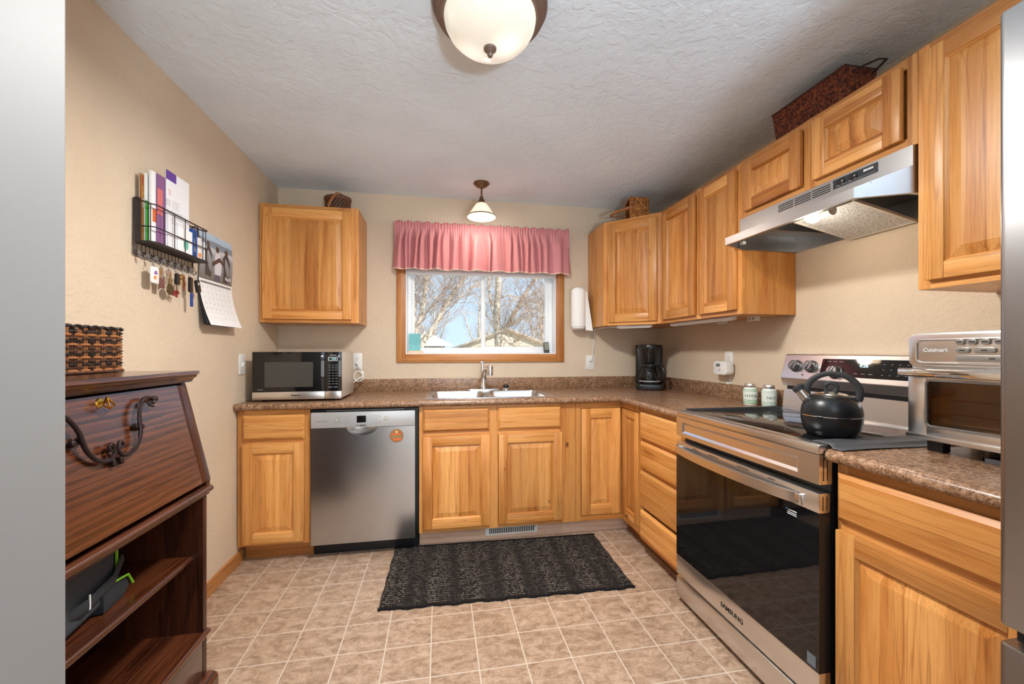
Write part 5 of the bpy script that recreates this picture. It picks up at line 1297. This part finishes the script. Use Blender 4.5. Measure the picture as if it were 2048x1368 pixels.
y = 13.0; SCL = (y+3.141)/(10+3.141)
sc_ = lambda L_: [([(1.127+(a-1.127)*SCL, b_, 1.2125+(c-1.2125)*SCL if c > -.5 else -.9) for a, b_, c in pl], r0*SCL, r1*SCL) for pl, r0, r1 in L_]
tree('bare tree with dry leaves and a leaning limb, seen in the right window pane', 11, y, sc_([
    ([(3.06, y, -.9), (3.05, y, 1.15), (3.02, y, 1.62), (2.984, y, 1.98), (3.009, y, 2.82), (3.033, y, 3.42), (3.009, y, 3.78), (3.0, y, 5.2)], .135, .085),
    ([(3.02, y, 1.55), (3.117, y, 1.86), (3.287, y, 1.96), (3.506, y, 2.35), (3.776, y, 2.84), (4.072, y, 3.33), (4.396, y, 3.75), (5.0, y, 4.6)], .085, .05),
    ([(2.98, y, 1.9), (2.852, y, 2.46), (2.708, y, 3.29), (2.70, y, 3.77), (2.6, y, 4.5)], .05, .03),
    ([(3.02, y, 2.9), (3.4, y-.1, 3.05), (3.8, y-.2, 2.9), (4.2, y-.2, 2.4)], .022, .01),
    ([(3.35, y, 2.0), (3.7, y, 2.25), (4.2, y, 2.4), (4.7, y, 2.2)], .022, .01),
    ([(3.05, y, 1.75), (3.25, y, 1.6), (3.433, y, 1.387), (3.6, y, 1.55), (3.9, y, 1.65)], .03, .012),
    ([(4.6, y, -.9), (4.55, y, 1.0), (4.5, y, 2.0), (4.6, y, 2.9), (4.5, y, 3.6)], .03, .015)]), 28, .7)
for i, (x, y, hh) in enumerate(((.6, 38, 6.5), (4.9, 36, 6.5), (11.5, 38, 8.0))):
    tree(['distant bare tree behind the left neighbour house', 'distant bare tree between the two neighbour houses', 'distant bare tree behind the right neighbour house'][i], 20+i, y, [
        ([(x, y, -.9), (x, y, 1.2), (x+.1, y, 2.4), (x, y, hh*.6), (x+.1, y, hh)], .16, .05), ([(x, y, 1.0), (x+.7, y, 2.4), (x+1.6, y, hh*.8)], .09, .04), ([(x, y, 1.2), (x-.7, y, 2.5), (x-1.5, y, hh*.75)], .09, .04)], 40, .3)
siding = N('cream_lap_siding'); zf_ = siding.math('FRACT', siding.math('MULTIPLY', siding.n('SeparateXYZ', {0: siding.pos()}).outputs[2], 7.0))
siding.p(Base_Color=siding.mix(siding.math('GREATER_THAN', zf_, .88), L(236, 226, 206), L(196, 184, 162)), Roughness=.8)
roof_m = flat('pale_shingle', L(216, 204, 190), .9); beige = flat('beige_wall', L(196, 180, 158), .8)
h = thing('neighbour_house', 'beige neighbour house with low hipped roof, seen through the left pane', 'house', (-1.75, 20, -.9), group='neighbour houses beyond the window')
B(beige).box(-3.2, 3.2, .1, 7, 0, 2.50).build('walls', None, h, smooth=0)
b = B(roof_m); e = [(-3.6, 0, 2.46), (3.6, 0, 2.46), (3.6, 7.4, 2.46), (-3.6, 7.4, 2.46)]; r_ = [(-1.6, 3.7, 3.30), (2.25, 3.7, 3.30)]
b.quad(e[0], e[1], r_[1], r_[0]); b.quad(e[2], e[3], r_[0], r_[1]); b.bm.faces.new([b.bm.verts.new(p) for p in (e[1], e[2], r_[1])]); b.bm.faces.new([b.bm.verts.new(p) for p in (e[3], e[0], r_[0])]); b.quad(*e[::-1])
b.build('roof', None, h, smooth=0)
B(white_vinyl).box(-3.6, 3.6, -.03, 0, 2.38, 2.47).build('fascia', None, h, smooth=0)
wd = B(white_vinyl).box(2.10, 2.80, .06, .11, 1.3, 2.26).build('window', None, h, smooth=0); B(flat('far_pane', L(120, 140, 160), .2)).box(2.17, 2.73, .05, .07, 1.37, 2.19).build('pane', None, wd, smooth=0)
h = thing('neighbour_house', 'cream gabled neighbour house with lap siding, seen through the right pane', 'house', (4.16, 15, -.9), group='neighbour houses beyond the window')
gw = [(-2.0, 0), (2.0, 0), (2.0, 2.32), (0, 3.02), (-2.0, 2.32)]
B(siding.m).prism(gw, 'y', .0, 8).build('walls', None, h, smooth=0)
B(roof_m).prism([(-2.3, 2.24), (0, 3.09), (2.3, 2.24), (2.3, 2.31), (0, 3.17), (-2.3, 2.31)], 'y', -.10, 8.3).build('roof', None, h, smooth=0)
B(flat('roof_trim', L(170, 150, 132), .8)).prism([(-2.3, 2.14), (0, 2.99), (2.3, 2.14), (2.3, 2.24), (0, 3.09), (-2.3, 2.24)], 'y', -.10, -.06).build('barge_board', None, h, smooth=0)
